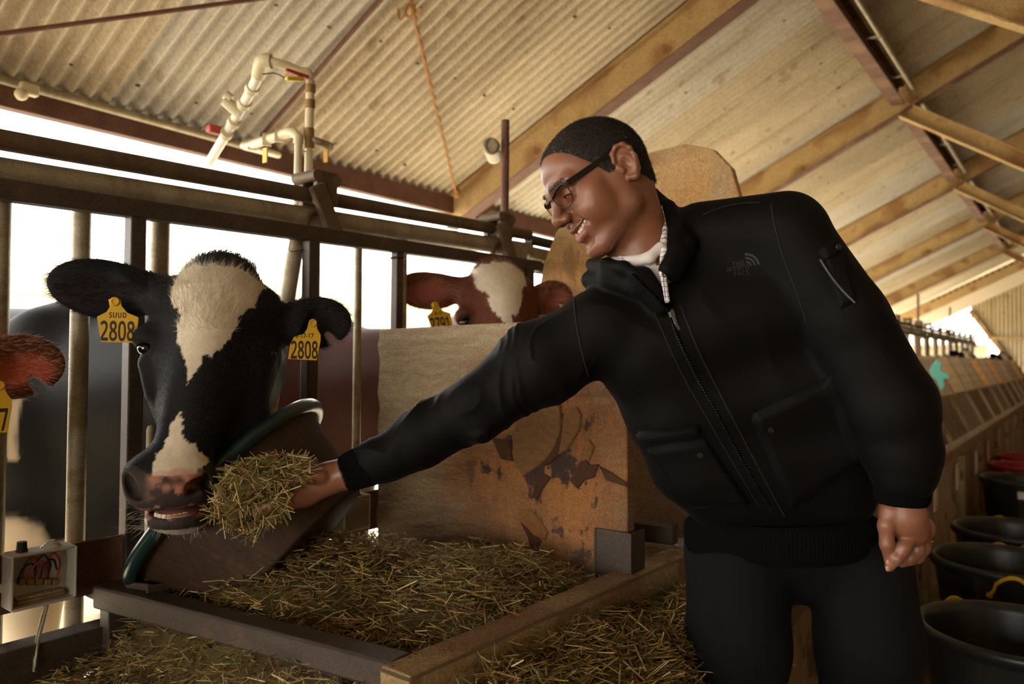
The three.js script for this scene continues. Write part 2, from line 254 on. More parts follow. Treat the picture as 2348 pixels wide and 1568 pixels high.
RZ.forEach((z, i) => {
  const off = -0.235 + 0.1, n = V(-SL, 1, 0).normalize();
  const a = V(-3.56, roofY(-3.56) + off, z), b = V(RIDGE, roofY(RIDGE) + off, z), k = i - 3;
  const label = k < 0 ? 'dusty roof rafter above the feeding alley' : `dusty yellow brown steel rafter, ${WORD[k]} one seen along the roof`;
  const g = thing('rafter', label, 'rafter', null, 'rafters'); g.userData.kind = 'structure';
  const top = merge([ibeam(a, b, 0.2, 0.11, n)]); part('beam', top, M.rafter, g);
  // worn red-brown underside of the lower flange
  const dn = n.clone().multiplyScalar(-0.104); part('lower_flange', bar(a.clone().add(dn), b.clone().add(dn), 0.114, 0.008, n, 0.002), M.redsteel, g);
  part('opposite_beam', ibeam(b, V(EB - 0.1, roofY(EB - 0.1) + off, z), 0.2, 0.11, n), M.rafter, g);
  // strut down to the post under the ridge
  const st = ibeam(V(-1.17, i === 3 ? 3.4 : 3.31, z), V(0.95, i === 3 ? 2.03 : 1.9, z), 0.12, 0.1, V(0.55, 0.83, 0)); part('strut', st, M.rafter, g);
  part('ridge_post', bar(V(RIDGE + 0.02, 0, z), V(RIDGE + 0.02, roofY(RIDGE) - 0.3, z), 0.12, 0.12, V(0, 0, 1)), M.rafter, g);
});
{ // eave beam, mid purlin, both channel sections running along the barn
  for (let i = 0; i < RZ.length - 1; i++) {
    const a = RZ[i], b = RZ[i + 1];
    const e = part('eave_beam', merge([bar(V(-3.5, 2.325, a - 0.005), V(-3.5, 2.325, b + 0.005), 0.006, 0.12, Y), bar(V(-3.53, 2.268, a - 0.005), V(-3.53, 2.268, b + 0.005), 0.006, 0.06, V(1, 0, 0)), bar(V(-3.53, 2.382, a - 0.005), V(-3.53, 2.382, b + 0.005), 0.006, 0.06, V(1, 0, 0))]), M.redsteel); tag(e, i === 2 ? 'brown steel eave beam above the bright opening beside the water pipes' : 'brown steel eave beam further along the low side of the roof', 'beam', 'eave beams', 'structure');
    const p = thing('purlin', i === 3 ? 'red brown purlin nearest the camera with pale conduit beside it' : 'red brown purlin between rafters with conduit beside it', 'purlin', null, 'mid purlins'); p.userData.kind = 'structure';
    part('web', ibeam(V(-1.2, 3.42, a - 0.06), V(-1.2, 3.42, b + 0.06), 0.15, 0.1, Y), M.redsteel, p);
    part('conduit', pipe(V(-1.06, 3.4, a - 0.1), V(-1.06, 3.4, b + 0.25), 0.017), M.galv, p);
    for (let k = 0; k < 3; k++) { const z = lerp(a, b, 0.2 + 0.3 * k); part('clip', merge([box(0.1, 0.012, 0.025).translate(-1.1, 3.4, z), box(0.03, 0.045, 0.03).translate(-1.06, 3.4, z)]), M.galv, p); }
    // opposite eave, out of view
  }
  tag(part('eave_beam', bar(V(EB - 0.16, 2.325, BACK), V(EB - 0.16, 2.325, GZ), 0.05, 0.12, Y), M.redsteel), 'eave beam on the open alley side of the barn', 'beam', null, 'structure');
  for (const z of RZ) { const q = part('eave_post', bar(V(EB - 0.16, 0, z), V(EB - 0.16, 2.27, z), 0.12, 0.12, V(0, 0, 1)), M.rafter); tag(q, 'steel eave post on the open alley side', 'post', 'open side posts', 'structure'); }
  for (const z of [6, 2.9, -0.75, -6.85, -10.1, -13.25, -16.5]) { const q = part('eave_post', bar(V(-3.6, 0, z), V(-3.6, 2.27, z), 0.1, 0.1, V(0, 0, 1)), M.rafter); tag(q, 'steel post under the eave behind the cows', 'post', 'cow side posts', 'structure'); }
}
{ // far gable: corrugated cladding with an open corner on the cow side
  const w = new THREE.Group(); w.name = 'wall_far'; scene.add(w); tag(w, 'pale corrugated cladding of the far gable wall', 'wall', null, 'structure');
  const low = (x) => x > -1.45 ? 0 : x < -2.03 ? 99 : lerp(2.38, 1.52, (x + 2.03) / 0.58);
  const pitch = 0.0763, m = M.sheet.clone(); m.color = new THREE.Color(0xfff2d0);
  for (let x0 = -2.03; x0 < EB - 0.2; x0 += 0.8) {
    const P = [], U = [], I = [], cols = 84, x1 = Math.min(EB - 0.2, x0 + 0.82);
    for (let c = 0; c <= cols; c++) { const x = lerp(x0, x1, c / cols), z = GZ + Math.sin(x / pitch * 6.2832) * 0.012, t = roofY(x) - 0.22, b = Math.min(low(x), t); for (const y of [b, t]) { P.push(x, y, z); U.push(x, y); } }
    for (let c = 0; c < cols; c++) { const a = c * 2; I.push(a, a + 2, a + 1, a + 2, a + 3, a + 1); }
    const g = new THREE.BufferGeometry(); g.setAttribute('position', new THREE.Float32BufferAttribute(P, 3)); g.setAttribute('uv', new THREE.Float32BufferAttribute(U, 2)); g.setIndex(I); g.computeVertexNormals(); part('cladding_sheet', g, m, w);
  }
  part('girt', bar(V(-1.72, 1.8, GZ + 0.06), V(EB, 1.8, GZ + 0.06), 0.08, 0.07, Y), M.rafter, w);
  part('corner_brace', bar(V(-2.05, 2.42, GZ + 0.05), V(-1.3, 1.3, GZ + 0.05), 0.09, 0.07, V(0, 0, 1)), M.rafter, w);
  part('gable_rafter', bar(V(-3.6, roofY(-3.6) - 0.2, GZ + 0.08), V(RIDGE, roofY(RIDGE) - 0.2, GZ + 0.08), 0.24, 0.1, V(0, 0, 1)), M.rafter, w); part('gable_fascia', bar(V(-3.6, roofY(-3.6) - 0.46, GZ + 0.05), V(RIDGE, roofY(RIDGE) - 0.46, GZ + 0.05), 0.32, 0.05, V(0, 0, 1)), M.tan, w);
  const holes = []; for (let i = 0; i < 16; i++) { const x = -2.75 + i * 0.115; holes.push(box(0.07, 0.03, 0.02).rotateZ(Math.atan(SL)).translate(x, roofY(x) - 0.12, GZ + 0.13)); } part('slots', merge(holes), M.black, w);
}
{ // unseen boarded wall across the alley, added to cut fill light from that side
  const w = new THREE.Group(); w.name = 'added_wall_right'; scene.add(w); tag(w, 'added boarded wall across the alley that cuts the fill light', 'wall', null, 'structure');
  for (let z = BACK; z > GZ + 0.5; z -= 1.6) part('board', box(0.05, 2.26, 1.59, 0.004).translate(EB - 0.26, 1.13, z - 0.8), M.oldwood, w);
}
{ // unseen wall added behind the camera to reduce fill, with a wide doorway
  const w = new THREE.Group(); w.name = 'added_wall_back'; scene.add(w); tag(w, 'added boarded wall with a wide doorway behind the camera, reducing fill light', 'wall', null, 'structure');
  const piece = (x0, x1, y0) => { const s = new THREE.Shape(); s.moveTo(x0, y0); s.lineTo(x1, y0); s.lineTo(x1, roofY(x1) - 0.25); if (x0 < RIDGE && x1 > RIDGE) s.lineTo(RIDGE, roofY(RIDGE) - 0.25); s.lineTo(x0, roofY(x0) - 0.25); return metreUV(new THREE.ExtrudeGeometry(s, { depth: 0.06, bevelEnabled: false }).translate(0, 0, BACK - 0.1)); };
  part('boards', piece(-1.7, -0.6, 0), M.oldwood, w); part('boards', piece(2.6, EB - 0.2, 0), M.oldwood, w); part('lintel', piece(-0.6, 2.6, 2.4), M.oldwood, w);
}
console.log('barn');

// ------------------------------------------------------------------ feed trough
const line = (p, q) => (z) => p.clone().lerp(q, (z - p.z) / (q.z - p.z));
{
  const w = new THREE.Group(); w.name = 'wall_trough'; scene.add(w); tag(w, 'stained plank front of the long feed trough', 'wall', null, 'structure');
  const mats = ['#ffffff', '#e6d6c0', '#d2c0a6', '#f3e2c4'].map((c) => { const m = M.oldwood.clone(); m.color = new THREE.Color(c); return m; });
  for (let z = 2.6, i = 0; z > -18.6; i++) { const L = rr(0.34, 0.52); part('plank', shiftUV(box(0.03, 0.66, L - 0.012, 0.004), rnd() * 3, rnd() * 3).translate(-0.695 + rr(-0.004, 0.004), 0.33, z - L / 2), pick(mats), w); if (i % 3 === 1) part('batten', box(0.035, 0.64, 0.06, 0.004).translate(-0.664, 0.32, z - 0.02), pick(mats), w); z -= L; }
  part('rim_board', bar(V(-0.7, 0.672, 2.6), V(-0.7, 0.672, -2.6), 0.03, 0.045, V(1, 0, 0)), mats[2], w);
  part('lip_board', bar(V(-0.69, 0.69, -2.6), V(-0.69, 0.69, -18.6), 0.055, 0.07, V(1, 0, 0)), mats[1], w);
  part('trough_bed', shiftUV(box(1.0, 0.06, 21.2, 0.004), 0.3, 0.2).translate(-1.21, 0.5, -8.0), mats[2], w);
  const c0 = onX(0, 1512, -1.7), c1 = onX(205, 1460, -1.7); const y = (c0.y + c1.y) / 2 - 0.02;
  part('back_beam', bar(V(-1.7, y, 2.6), V(-1.7, y, -18.6), 0.085, 0.06, V(1, 0, 0)), M.dark, w);
  part('back_wall', box(0.05, 0.5, 21.2).translate(-1.72, 0.25, -8.0), mats[0], w);
}
// ------------------------------------------------------------------ stall railings, one welded run per bay
const PZ = [-2.38, -5.46, -8.55, -11.68, -14.76, -17.8];
const rail3 = line(onX(0, 435, -1.75), onX(1240, 612, -1.75)), rail2 = line(onX(0, 394, -1.8), onX(1240, 578, -1.8)), rail1 = line(onX(0, 320, -1.8), onX(1240, 544, -1.8));
function bracket(g, c, s = 1) { // latch block with rollers that joins the upper rails
  const list = [box(0.02, 0.15 * s, 0.05).rotateX(0.5).translate(c.x + 0.05, c.y - 0.03 * s, c.z), box(0.02, 0.1 * s, 0.075).translate(c.x + 0.035, c.y + 0.035 * s, c.z - 0.01), box(0.02, 0.1 * s, 0.075).translate(c.x - 0.03, c.y + 0.035 * s, c.z - 0.01)];
  for (const [dz, dy] of [[-0.04, 0.06], [0.03, 0.065], [0.0, 0.01]]) list.push(new THREE.CylinderGeometry(0.017, 0.017, 0.1, 10).rotateZ(Math.PI / 2).translate(c.x, c.y + dy * s, c.z + dz));
  list.push(new THREE.TorusGeometry(0.034, 0.008, 6, 16).rotateY(Math.PI / 2).translate(c.x + 0.02, c.y - 0.07, c.z + 0.01));
  part('latch', merge(list), M.rail, g);
}
{
  const g = thing('stall_railing', 'dark steel headlock railing nearest the camera, around the black and white cow', 'railing', null, 'headlock railings');
  const zA = 1.2, zB = -2.5;
  part('square_rail', bar(rail3(zA), rail3(zB), 0.042, 0.042, Y, 0.005), M.dark, g);
  part('thick_rail', pipe(rail2(zA), rail2(zB), 0.031, 20), M.galv, g); part('top_rail', pipe(rail1(zA), rail1(zB), 0.0225, 16), M.rail, g);
  for (const [px, r, bot, m] of [[5, 0.02, 0.5, M.galv], [192, 0.0195, 0.5, M.galv], [373, 0.0225, 0.45, M.galv], [735, 0.0085, 0.55, M.galv], [829, 0.0125, 0.5, M.galv], [932, 0.013, 0.5, M.galv]]) {
    const z = onX(px, 620, -1.785).z, t = rail2(z); part('round_bar', pipe(V(t.x, bot, z), V(t.x, t.y - 0.02, z), r, 16), m, g);
  }
  for (const [px, w, bot] of [[309, 0.036, 0.72], [712, 0.036, 0.72], [911, 0.03, 0.72], [1206, 0.05, 0.0]]) { const z = onX(px, 620, -1.75).z, t = rail3(z); part('square_bar', bar(V(t.x, bot, z), V(t.x, t.y - 0.018, z), w, w, V(0, 0, 1), 0.004), M.dark, g); }
  part('swing_bar', pipe(onX(684, 530, -1.79), onX(604, 1010, -1.79), 0.0225, 18), M.galv, g);
  part('wire_tie', tube([onX(668, 545, -1.765), onX(663, 572, -1.765), onX(666, 576, -1.76), onX(698, 572, -1.76)], 0.0012, 12, 5), M.iron, g); part('wire_tie', new THREE.TorusGeometry(0.023, 0.0014, 5, 20).rotateX(1.57).translate(...onX(305, 612, -1.75).toArray()), M.iron, g); part('wire_tie', new THREE.TorusGeometry(0.022, 0.003, 5, 20).rotateX(1.57).translate(...onX(911, 592, -1.75).toArray()), M.iron, g);
  const lo = onX(150, 1312, -1.75).y, plate = (a, b) => bar(V(-1.752, lo, a), V(-1.752, lo, b), 0.012, 0.118, Y, 0.002);
  part('lower_plate', plate(zA, onX(309, 1290, -1.75).z - 0.018), M.redsteel, g); part('lower_plate', plate(onX(700, 1200, -1.75).z, -2.45), M.redsteel, g);
  const b1 = onX(722, 462, -1.79), b2 = onX(1138, 540, -1.79); bracket(g, b1); bracket(g, b2);
  // threaded rod and coil spring hanging beside the second bar
  const sp = onX(700, 985, -1.73), sq = onX(690, 1200, -1.73); const coil = []; for (let i = 0; i <= 120; i++) { const a = i / 120 * 15 * 6.283; coil.push(V(sq.x + Math.cos(a) * 0.012, lerp(sq.y + 0.09, sq.y - 0.02, i / 120), sq.z + Math.sin(a) * 0.012)); }
  part('coil_spring', tube(coil, 0.0022, 300, 5), M.iron, g); part('threaded_rod', merge([pipe(V(sp.x, sq.y - 0.03, sp.z), V(sp.x, sp.y, sp.z), 0.007), pipe(V(sp.x, sp.y - 0.1, sp.z), V(sp.x, sp.y - 0.085, sp.z), 0.016, 6), pipe(V(sp.x, sp.y - 0.03, sp.z), V(sp.x, sp.y - 0.015, sp.z), 0.016, 6), pipe(V(sp.x, sp.y - 0.075, sp.z), V(sp.x, sp.y - 0.045, sp.z), 0.012)]), M.dark, g);
}
for (let k = 0; k < 5; k++) {
  const a = PZ[k], b = PZ[k + 1] ?? -18.6, g = thing('stall_railing', k ? `steel headlock railing of the ${WORD[k + 1]} bay down the row of stalls` : 'steel headlock railing behind the tall rounded board', 'railing', null, k ? 'distant headlock railings' : 'headlock railings');
  part('square_rail', bar(V(-1.75, 1.62, a - 0.12), V(-1.75, 1.62, b), 0.042, 0.042, Y), M.dark, g); part('thick_rail', pipe(V(-1.8, 1.685, a - 0.12), V(-1.8, 1.685, b), 0.03), M.galv, g); part('top_rail', pipe(V(-1.8, 1.74, a - 0.12), V(-1.8, 1.74, b), 0.021), M.dark, g);
  part('lower_plate', bar(V(-1.752, 0.79, a - 0.05), V(-1.752, 0.79, b), 0.012, 0.118, Y), M.redsteel, g);
  for (let i = 0; i < 8; i++) { const z = lerp(a, b, (i + 0.5) / 8); part(i % 2 ? 'round_bar' : 'square_bar', i % 2 ? pipe(V(-1.79, 0.5, z), V(-1.79, 1.67, z), 0.018, 10) : bar(V(-1.75, 0.72, z), V(-1.75, 1.62, z), 0.036, 0.036, V(0, 0, 1)), i % 2 ? M.galv : M.dark, g); if (i % 2) bracket(g, V(-1.8, 1.74, z)); else part('swing_bar', pipe(V(-1.79, 1.66, z - 0.05), V(-1.79, 0.85, z - 0.2), 0.02, 10), M.galv, g); }
}
PZ.forEach((z, i) => {
  const g = thing('stall_post', i === 0 ? 'rusty stall post with a thin pipe rising above the rails beside the man' : `rusty stall post with tall thin pipe, ${WORD[i]} along the row`, 'post', V(-1.79, 0, z));
  part('column', bar(V(-1.83, 0, z), V(-1.83, 1.62, z), 0.07, 0.07, V(0, 0, 1), 0.008), M.redsteel, g);
  part('tall_pipe', pipe(V(-1.83, 1.62, z), V(-1.83, 2.2, z), 0.0165), M.redsteel, g);
  part('clamp', merge([box(0.11, 0.11, 0.12, 0.015).translate(-1.81, 1.64, z), box(0.06, 0.045, 0.17, 0.01).translate(-1.77, 1.6, z), new THREE.CylinderGeometry(0.02, 0.02, 0.16, 10).rotateX(1.57).translate(-1.81, 1.7, z)]), M.galv, g);
  if (i === 0) { part('pipe_stub', merge([new THREE.TorusGeometry(0.026, 0.009, 8, 20).rotateY(0.9).translate(-1.86, 2.09, z + 0.05), pipe(V(-1.86, 2.09, z + 0.06), V(-1.95, 2.09, z - 0.08), 0.03, 16)]), M.galv, g); part('rail_eye', new THREE.TorusGeometry(0.03, 0.009, 8, 20).rotateY(0.9).translate(-1.83, 1.79, z + 0.07), M.galv, g); }
});
// ------------------------------------------------------------------ trough frame in the foreground
{
  const a = V(-1.70, 0.74, -0.8), b = V(-0.895, 0.74, -0.9);
  const g = thing('trough_bar', 'dark steel square tube with a worn edge crossing the hay trough', 'bar', a.clone());
  part('tube', bar(a, b, 0.052, 0.05, Y, 0.006), M.dark, g);
  part('leg', bar(V(-1.665, 0.45, -0.805), V(-1.665, 0.73, -0.805), 0.04, 0.04, V(0, 0, 1)), M.dark, g); part('leg', bar(V(-1.6, 0.45, -0.86), V(-1.6, 0.72, -0.86), 0.035, 0.035, V(0, 0, 1)), M.dark, g);
  part('rear_plate', box(0.1, 0.03, 0.05).translate(-1.73, 0.735, -0.82), M.dark, g);
  const socket = (c, w, d, h) => merge([box(w, h, 0.006, 0.002).translate(c.x, c.y, c.z + d / 2), box(0.006, h, d, 0.002).translate(c.x - w / 2, c.y, c.z), box(0.006, h * 1.02, d, 0.002).translate(c.x + w / 2, c.y, c.z)]);
  const f = onY(768, 1540, 0.7); part('board_socket', socket(V(f.x, 0.695, f.z), 0.085, 0.05, 0.11), M.dark, g);
  const s = onX(336, 1290, -1.62); part('short_tube', bar(V(s.x, s.y - 0.09, s.z), V(s.x, s.y + 0.025, s.z), 0.034, 0.028, V(0.4, 0, 1), 0.003), M.dark, g);
  part('bent_plate', merge([box(0.075, 0.06, 0.006).rotateY(0.3).translate(s.x + 0.03, s.y - 0.06, s.z + 0.03), box(0.006, 0.06, 0.05).translate(s.x + 0.068, s.y - 0.06, s.z + 0.01)]), M.dark, g);
}
{
  const a = onY(880, 1580, 0.735), b = onY(1568, 1287, 0.735); a.x = -0.86; b.x = -0.835;
  const g = thing('trough_beam', 'dusty tan steel beam along the front of the hay trough', 'beam', a.clone());
  const m = M.rafter.clone(); m.color = new THREE.Color(0xd2ccc2);
  part('tube', bar(a, b, 0.07, 0.066, Y, 0.008), m, g);
  part('end_post', bar(V(b.x - 0.01, 0.5, b.z + 0.03), V(b.x - 0.01, 0.71, b.z + 0.03), 0.05, 0.05, V(0, 0, 1)), M.dark, g);
  part('cross_tube', bar(V(b.x - 0.02, 0.8, b.z - 0.0), V(b.x - 0.32, 0.8, b.z + 0.02), 0.04, 0.05, Y, 0.005), M.dark, g);
  part('board_socket', merge([box(0.09, 0.12, 0.006, 0.002).translate(-0.875, 0.8, -1.556), box(0.006, 0.12, 0.07).translate(-0.92, 0.8, -1.585), box(0.006, 0.12, 0.07).translate(-0.828, 0.8, -1.585)]), M.dark, g);
  part('floor_leg', bar(V(a.x + 0.02, 0.5, a.z - 0.06), V(a.x + 0.02, 0.71, a.z - 0.06), 0.04, 0.04, V(0, 0, 1)), M.dark, g);
  const grit = []; for (let i = 0; i < 60; i++) { const t = rnd(), p = a.clone().lerp(b, t); grit.push(new THREE.TetrahedronGeometry(rr(0.0015, 0.004)).scale(1.6, 0.5, 1).rotateY(rnd() * 6).translate(p.x + rr(-0.03, 0.03), p.y + 0.034, p.z)); } part('grit', merge(grit.map((q) => metreUV(q))), M.redsteel, g).userData.kind = 'stuff';
}
// ------------------------------------------------------------------ divider boards
function boardGeo(outline, t = 0.026) {
  const s = new THREE.Shape(outline.map(([x, y]) => new THREE.Vector2(x, y)));
  return new THREE.ExtrudeGeometry(s, { depth: t, bevelEnabled: true, bevelSize: 0.003, bevelThickness: 0.003, bevelSegments: 1, steps: 1 }).translate(0, 0, -t / 2);
}
const arc = (cx, cy, r, a0, a1, n, ry = r) => Array.from({ length: n + 1 }, (_, i) => { const a = lerp(a0, a1, i / n) * Math.PI / 180; return [cx + r * Math.cos(a), cy + ry * Math.sin(a)]; });
// worn plywood: pale greyish upper skin, orange core where the cows have licked it away, dark bitten patches with ragged outlines
function lickedTexture(n, s, ox, oy, ru, rv, dark = 1, pale = 0) {
  return texture(n, (u, v) => {
    const g = tfbm(u, v, 3, 26, 5, s), wv = 0.5 + 0.5 * Math.sin((v * 22 + tfbm(u, v, 3, 3, 4, s + 1) * 7) * 6.283), f = tnoise(u, v, 300, 420, s + 2), fib = tfbm(u, v, 70, 9, 3, s + 9);
    let c = mix3([152, 132, 102], [178, 158, 124], g); c = mix3(c, [130, 106, 78], wv * 0.3);
    const e = Math.hypot((u - ox) / ru, (v - oy) / rv) + (tfbm(u, v, 7, 7, 5, s + 3) - 0.5) * 0.8;
    c = mix3(c, mix3(mix3([116, 74, 42], [176, 134, 84], pale), mix3([152, 102, 58], [204, 164, 108], pale), tfbm(u, v, 14, 20, 4, s + 4)), (1 - sst(0.55, 1.05, e)) * 0.95);
    c = mix3(c, mix3(mix3([150, 96, 48], [170, 122, 70], pale), mix3([172, 118, 62], [200, 156, 98], pale), fib), (1 - sst(0.3, 0.62, e + (fib - 0.5) * 0.5)) * 0.8);
    const st = tfbm(u, v, 6, 9, 6, s + 5) * 0.6 + tfbm(u, v, 30, 8, 4, s + 6) * 0.4, in2 = Math.hypot((u - ox) / (ru * 0.7), (v - oy) / (rv * 0.8));
    c = mix3(c, [66, 46, 38], sst(0.55, 0.6, st - 0.14 * in2 + 0.05) * (1 - sst(0.7, 1.1, in2)) * dark);
    c = mix3(c, [104, 82, 62], (1 - sst(0.05, 0.5, v + (tfbm(u, v, 6, 6, 4, s + 8) - 0.5) * 0.5)) * 0.55);
    const k = 0.82 + 0.3 * f; return c.map((x) => x * k);
  }, [1, 1]);
}
const fitUV = (g, x0, x1, y0, y1) => { const p = g.attributes.position, u = g.attributes.uv; for (let i = 0; i < p.count; i++) u.setXY(i, (p.getX(i) - x0) / (x1 - x0), (p.getY(i) - y0) / (y1 - y0)); return g; };
{
  const m = mat({ map: lickedTexture(1024, 200, 0.7, 0.42, 0.42, 0.6), bumpMap: T.woodB.clone(), bumpScale: 0.006, roughness: 0.88 }); m.bumpMap.repeat.set(0.75, 0.6);
  const z = -1.578, g = thing('divider_board', 'worn plywood divider board with licked orange patches, behind the outstretched arm', 'board', V(-1.25, 0.7, z), 'divider boards');
  const o = [[-1.66, 0.66]]; for (let i = 0; i <= 14; i++) o.push([-1.662 + 0.006 * Math.sin(i * 2.3), lerp(0.7, 1.335, i / 14)]); o.push([-1.3, 1.342], [-1.0, 1.346], [-0.9, 1.25], [-0.845, 1.12], [-0.842, 0.66]);
  part('panel', fitUV(boardGeo(o, 0.03).translate(0, 0, z), -1.66, -0.84, 0.66, 1.35), m, g);
  // lifted layers of veneer around the licked hollow
  const pale = mat({ map: T.wood.clone(), roughness: 0.85, color: 0xd2b183 }), dk = mat({ map: T.wood.clone(), roughness: 0.9, color: 0x80604a });
  const strip = (P, th, mt, name) => { const w = P.map(([x, y]) => { const q = onZ(x, y, z + 0.019); return [q.x, q.y]; }); const e = boardGeo(w, th).translate(0, 0, z + 0.019); part(name, metreUV(e), mt, g); };
  strip([[1200, 925], [1283, 915], [1287, 985], [1262, 1040], [1240, 1062], [1200, 1090], [1182, 1060], [1178, 1000]], 0.004, pale, 'veneer_flap');
  strip([[1296, 940], [1322, 935], [1332, 950], [1328, 985], [1300, 1030], [1283, 1040], [1290, 1000]], 0.003, pale, 'veneer_flap');
  strip([[1352, 1010], [1362, 1025], [1350, 1055], [1343, 1050]], 0.003, pale, 'veneer_flap');
  strip([[1192, 1170], [1215, 1168], [1235, 1190], [1255, 1220], [1250, 1235], [1225, 1225], [1200, 1195]], 0.003, pale, 'veneer_flap');
  strip([[1290, 950], [1297, 946], [1294, 1000], [1282, 1040], [1262, 1060], [1248, 1066], [1275, 1020], [1288, 985]], 0.001, dk, 'torn_core'); strip([[1330, 1062], [1345, 1055], [1352, 1068], [1372, 1066], [1362, 1092], [1340, 1098], [1325, 1118], [1308, 1100], [1322, 1082]], 0.001, dk, 'torn_core'); strip([[1376, 1070], [1400, 1084], [1436, 1108], [1436, 1113], [1392, 1098]], 0.001, dk, 'torn_core'); strip([[1248, 1088], [1262, 1096], [1244, 1118], [1232, 1142], [1222, 1138], [1228, 1108]], 0.001, dk, 'torn_core');
  strip([[1130, 1005], [1168, 1010], [1175, 1055], [1150, 1050]], 0.001, dk, 'torn_core'); strip([[1196, 1200], [1208, 1212], [1228, 1232], [1240, 1240], [1230, 1262], [1222, 1268], [1216, 1250], [1212, 1230]], 0.001, dk, 'torn_core');
}
{
  const m = mat({ map: lickedTexture(512, 300, 0.45, 0.5, 0.75, 0.75, 0.25, 0.8), bumpMap: T.woodB, bumpScale: 0.003, roughness: 0.88 });
  const z = -2.42, g = thing('divider_board', 'tall round topped wooden divider board behind the man’s head', 'board', V(-1.3, 0.7, z), 'divider boards');
  const o = [[-1.72, 0.66], [-1.71, 1.2], [-1.69, 1.46], [-1.655, 1.62], [-1.6, 1.735], [-1.5, 1.84], [-1.38, 1.92], [-1.22, 1.975], [-1.08, 1.985], [-0.98, 1.95], [-0.92, 1.88], [-0.895, 1.79], [-0.88, 1.5], [-0.84, 0.66]];
  part('panel', fitUV(boardGeo(o, 0.028).translate(0, 0, z), -1.72, -0.84, 0.66, 2.0), m, g);
  const bits = []; for (let i = 0; i < 46; i++) { const x = rr(-1.2, -0.93), y = rr(1.72, 1.95); bits.push(box(rr(0.004, 0.012), 0.0025, 0.0025, 0.0005).rotateZ(rnd() * 3).translate(x, y, z + 0.019)); } part('hay_flecks', merge(bits), M.yellow, g).userData.kind = 'stuff';
}
{
  const cols = ['#e0d6c8', '#cfc4b6', '#ffd29a', '#d2c8be', '#ffd09a', '#c6bdb4', '#ecd8bc'];
  const mm = cols.map((c) => mat({ map: T.oldwood, color: c, roughness: 0.9 }));
  for (let i = 0; i < 18; i++) {
    const z = -3.25 - i * 0.79, y1 = 1.3 + rr(-0.015, 0.02), g = thing('divider_board', i < 5 ? ['grey divider board hidden behind the man', 'grey divider board partly behind the man’s sleeve', 'weathered grey divider board with turquoise paint at its edge', 'grey divider board with a turquoise splash of paint', 'clean orange plywood divider board beyond the painted ones'][i] : 'slanted divider board far down the trough row', 'board', V(-1.3, 0.7, z), i < 5 ? 'divider boards' : 'distant divider boards');
    const o = [[-1.66, 0.6], [-1.66, y1], [-1.02, y1], [-0.82, 0.92], [-0.8, 0.6]];
    part('panel', metreUV(boardGeo(o, 0.024)).translate(0, 0, z), i === 4 ? mm[2] : mm[i % 7], g);
    if (i === 2 || i === 3) { // turquoise marking paint
      const p = mat({ color: 0x6fc4b4, roughness: 0.8 }), c = i === 3 ? [[2138, 838], [2148, 826], [2158, 832], [2156, 850], [2174, 858], [2176, 866], [2162, 868], [2165, 885], [2158, 893], [2150, 872], [2138, 862], [2132, 850]] : [[2092, 850], [2104, 846], [2114, 858], [2112, 872], [2100, 880], [2094, 866]];
      part('paint_splash', boardGeo(c.map(([x, y]) => { const q = onZ(x, y, z + 0.017); return [q.x, q.y]; }), 0.0008).translate(0, 0, z + 0.0165), p, g);
    }
  }
  // sloping perforated panels that close the trough front between the boards
  T.mesh = texture(256, (u, v) => { const a = Math.sin(u * 6.283 * 16), b = Math.sin(v * 6.283 * 16), n = tfbm(u, v, 4, 4, 4, 401); return mix3([160, 142, 122], [110, 94, 80], sst(0.1, 0.6, a * b)).map((x) => x * (0.75 + 0.5 * n)); }, [0.28, 0.28]);
  const pm = [mat({ map: T.mesh }), mat({ map: T.oldwood, color: 0xd8ccbc }), mat({ map: T.mesh, color: 0xd8ccb8 })];
  for (let i = 0; i < 15; i++) {
    const z0 = -3.7 - i * 0.98, a = V(-0.71, 0.735, z0), g = thing('sloping_guard', i < 4 ? ['perforated sloping trough panel beside the man’s hanging sleeve', 'perforated sloping trough panel, second from the man', 'plain sloping trough panel, third from the man', 'sloping trough panel with a pale edge strip, fourth from the man'][i] : 'sloping trough panel far down the row', 'panel', a.clone(), i < 4 ? 'trough panels' : 'distant trough panels');
    part('sheet', bar(a, V(-0.84, 1.0, z0), 0.93, 0.012, V(1, 0.5, 0)).translate(0, 0, -0.48), pm[i % 3], g); part('edge_strip', bar(V(-0.7, 0.74, z0 - 0.03), V(-0.83, 1.01, z0 - 0.03), 0.05, 0.02, V(1, 0.5, 0)), M.oldwood, g); part('top_strip', bar(V(-0.845, 1.0, z0), V(-0.845, 1.0, z0 - 0.97), 0.03, 0.03, Y), M.rafter, g);
  }
  // small plates screwed to the trough front
  const pink = mat({ color: 0xc98f84, roughness: 0.6 }), pale = mat({ color: 0xd6c3a4, roughness: 0.6 });
  [[2147, 1140, 0.15], [2197, 1092, 0.16], [2240, 1060, 0.17], [2268, 1035, 0.19], [2292, 1000, 0.18], [2312, 980, 0.18], [2328, 965, 0.18], [2342, 955, 0.18]].forEach(([px, py, h], i) => { const q = onX(px, py, -0.655), g = thing('name_plate', i === 0 ? 'small pale plate on the trough front nearest the man’s hand' : i === 1 ? 'small pale plate on the trough front, second from the man' : i === 2 ? 'small pale plate on the trough front just before the pink ones' : 'small pink plate on the trough front far down the row', 'plate', q, i > 2 ? 'pink plates' : null); part('plate', box(0.006, h, 0.1, 0.002).translate(q.x - 0.004, q.y, q.z), i > 2 ? pink : pale, g); part('screws', merge([new THREE.SphereGeometry(0.006, 6, 5).translate(q.x, q.y + h / 2 - 0.02, q.z), new THREE.SphereGeometry(0.006, 6, 5).translate(q.x, q.y - h / 2 + 0.02, q.z)]), M.iron, g); });
}
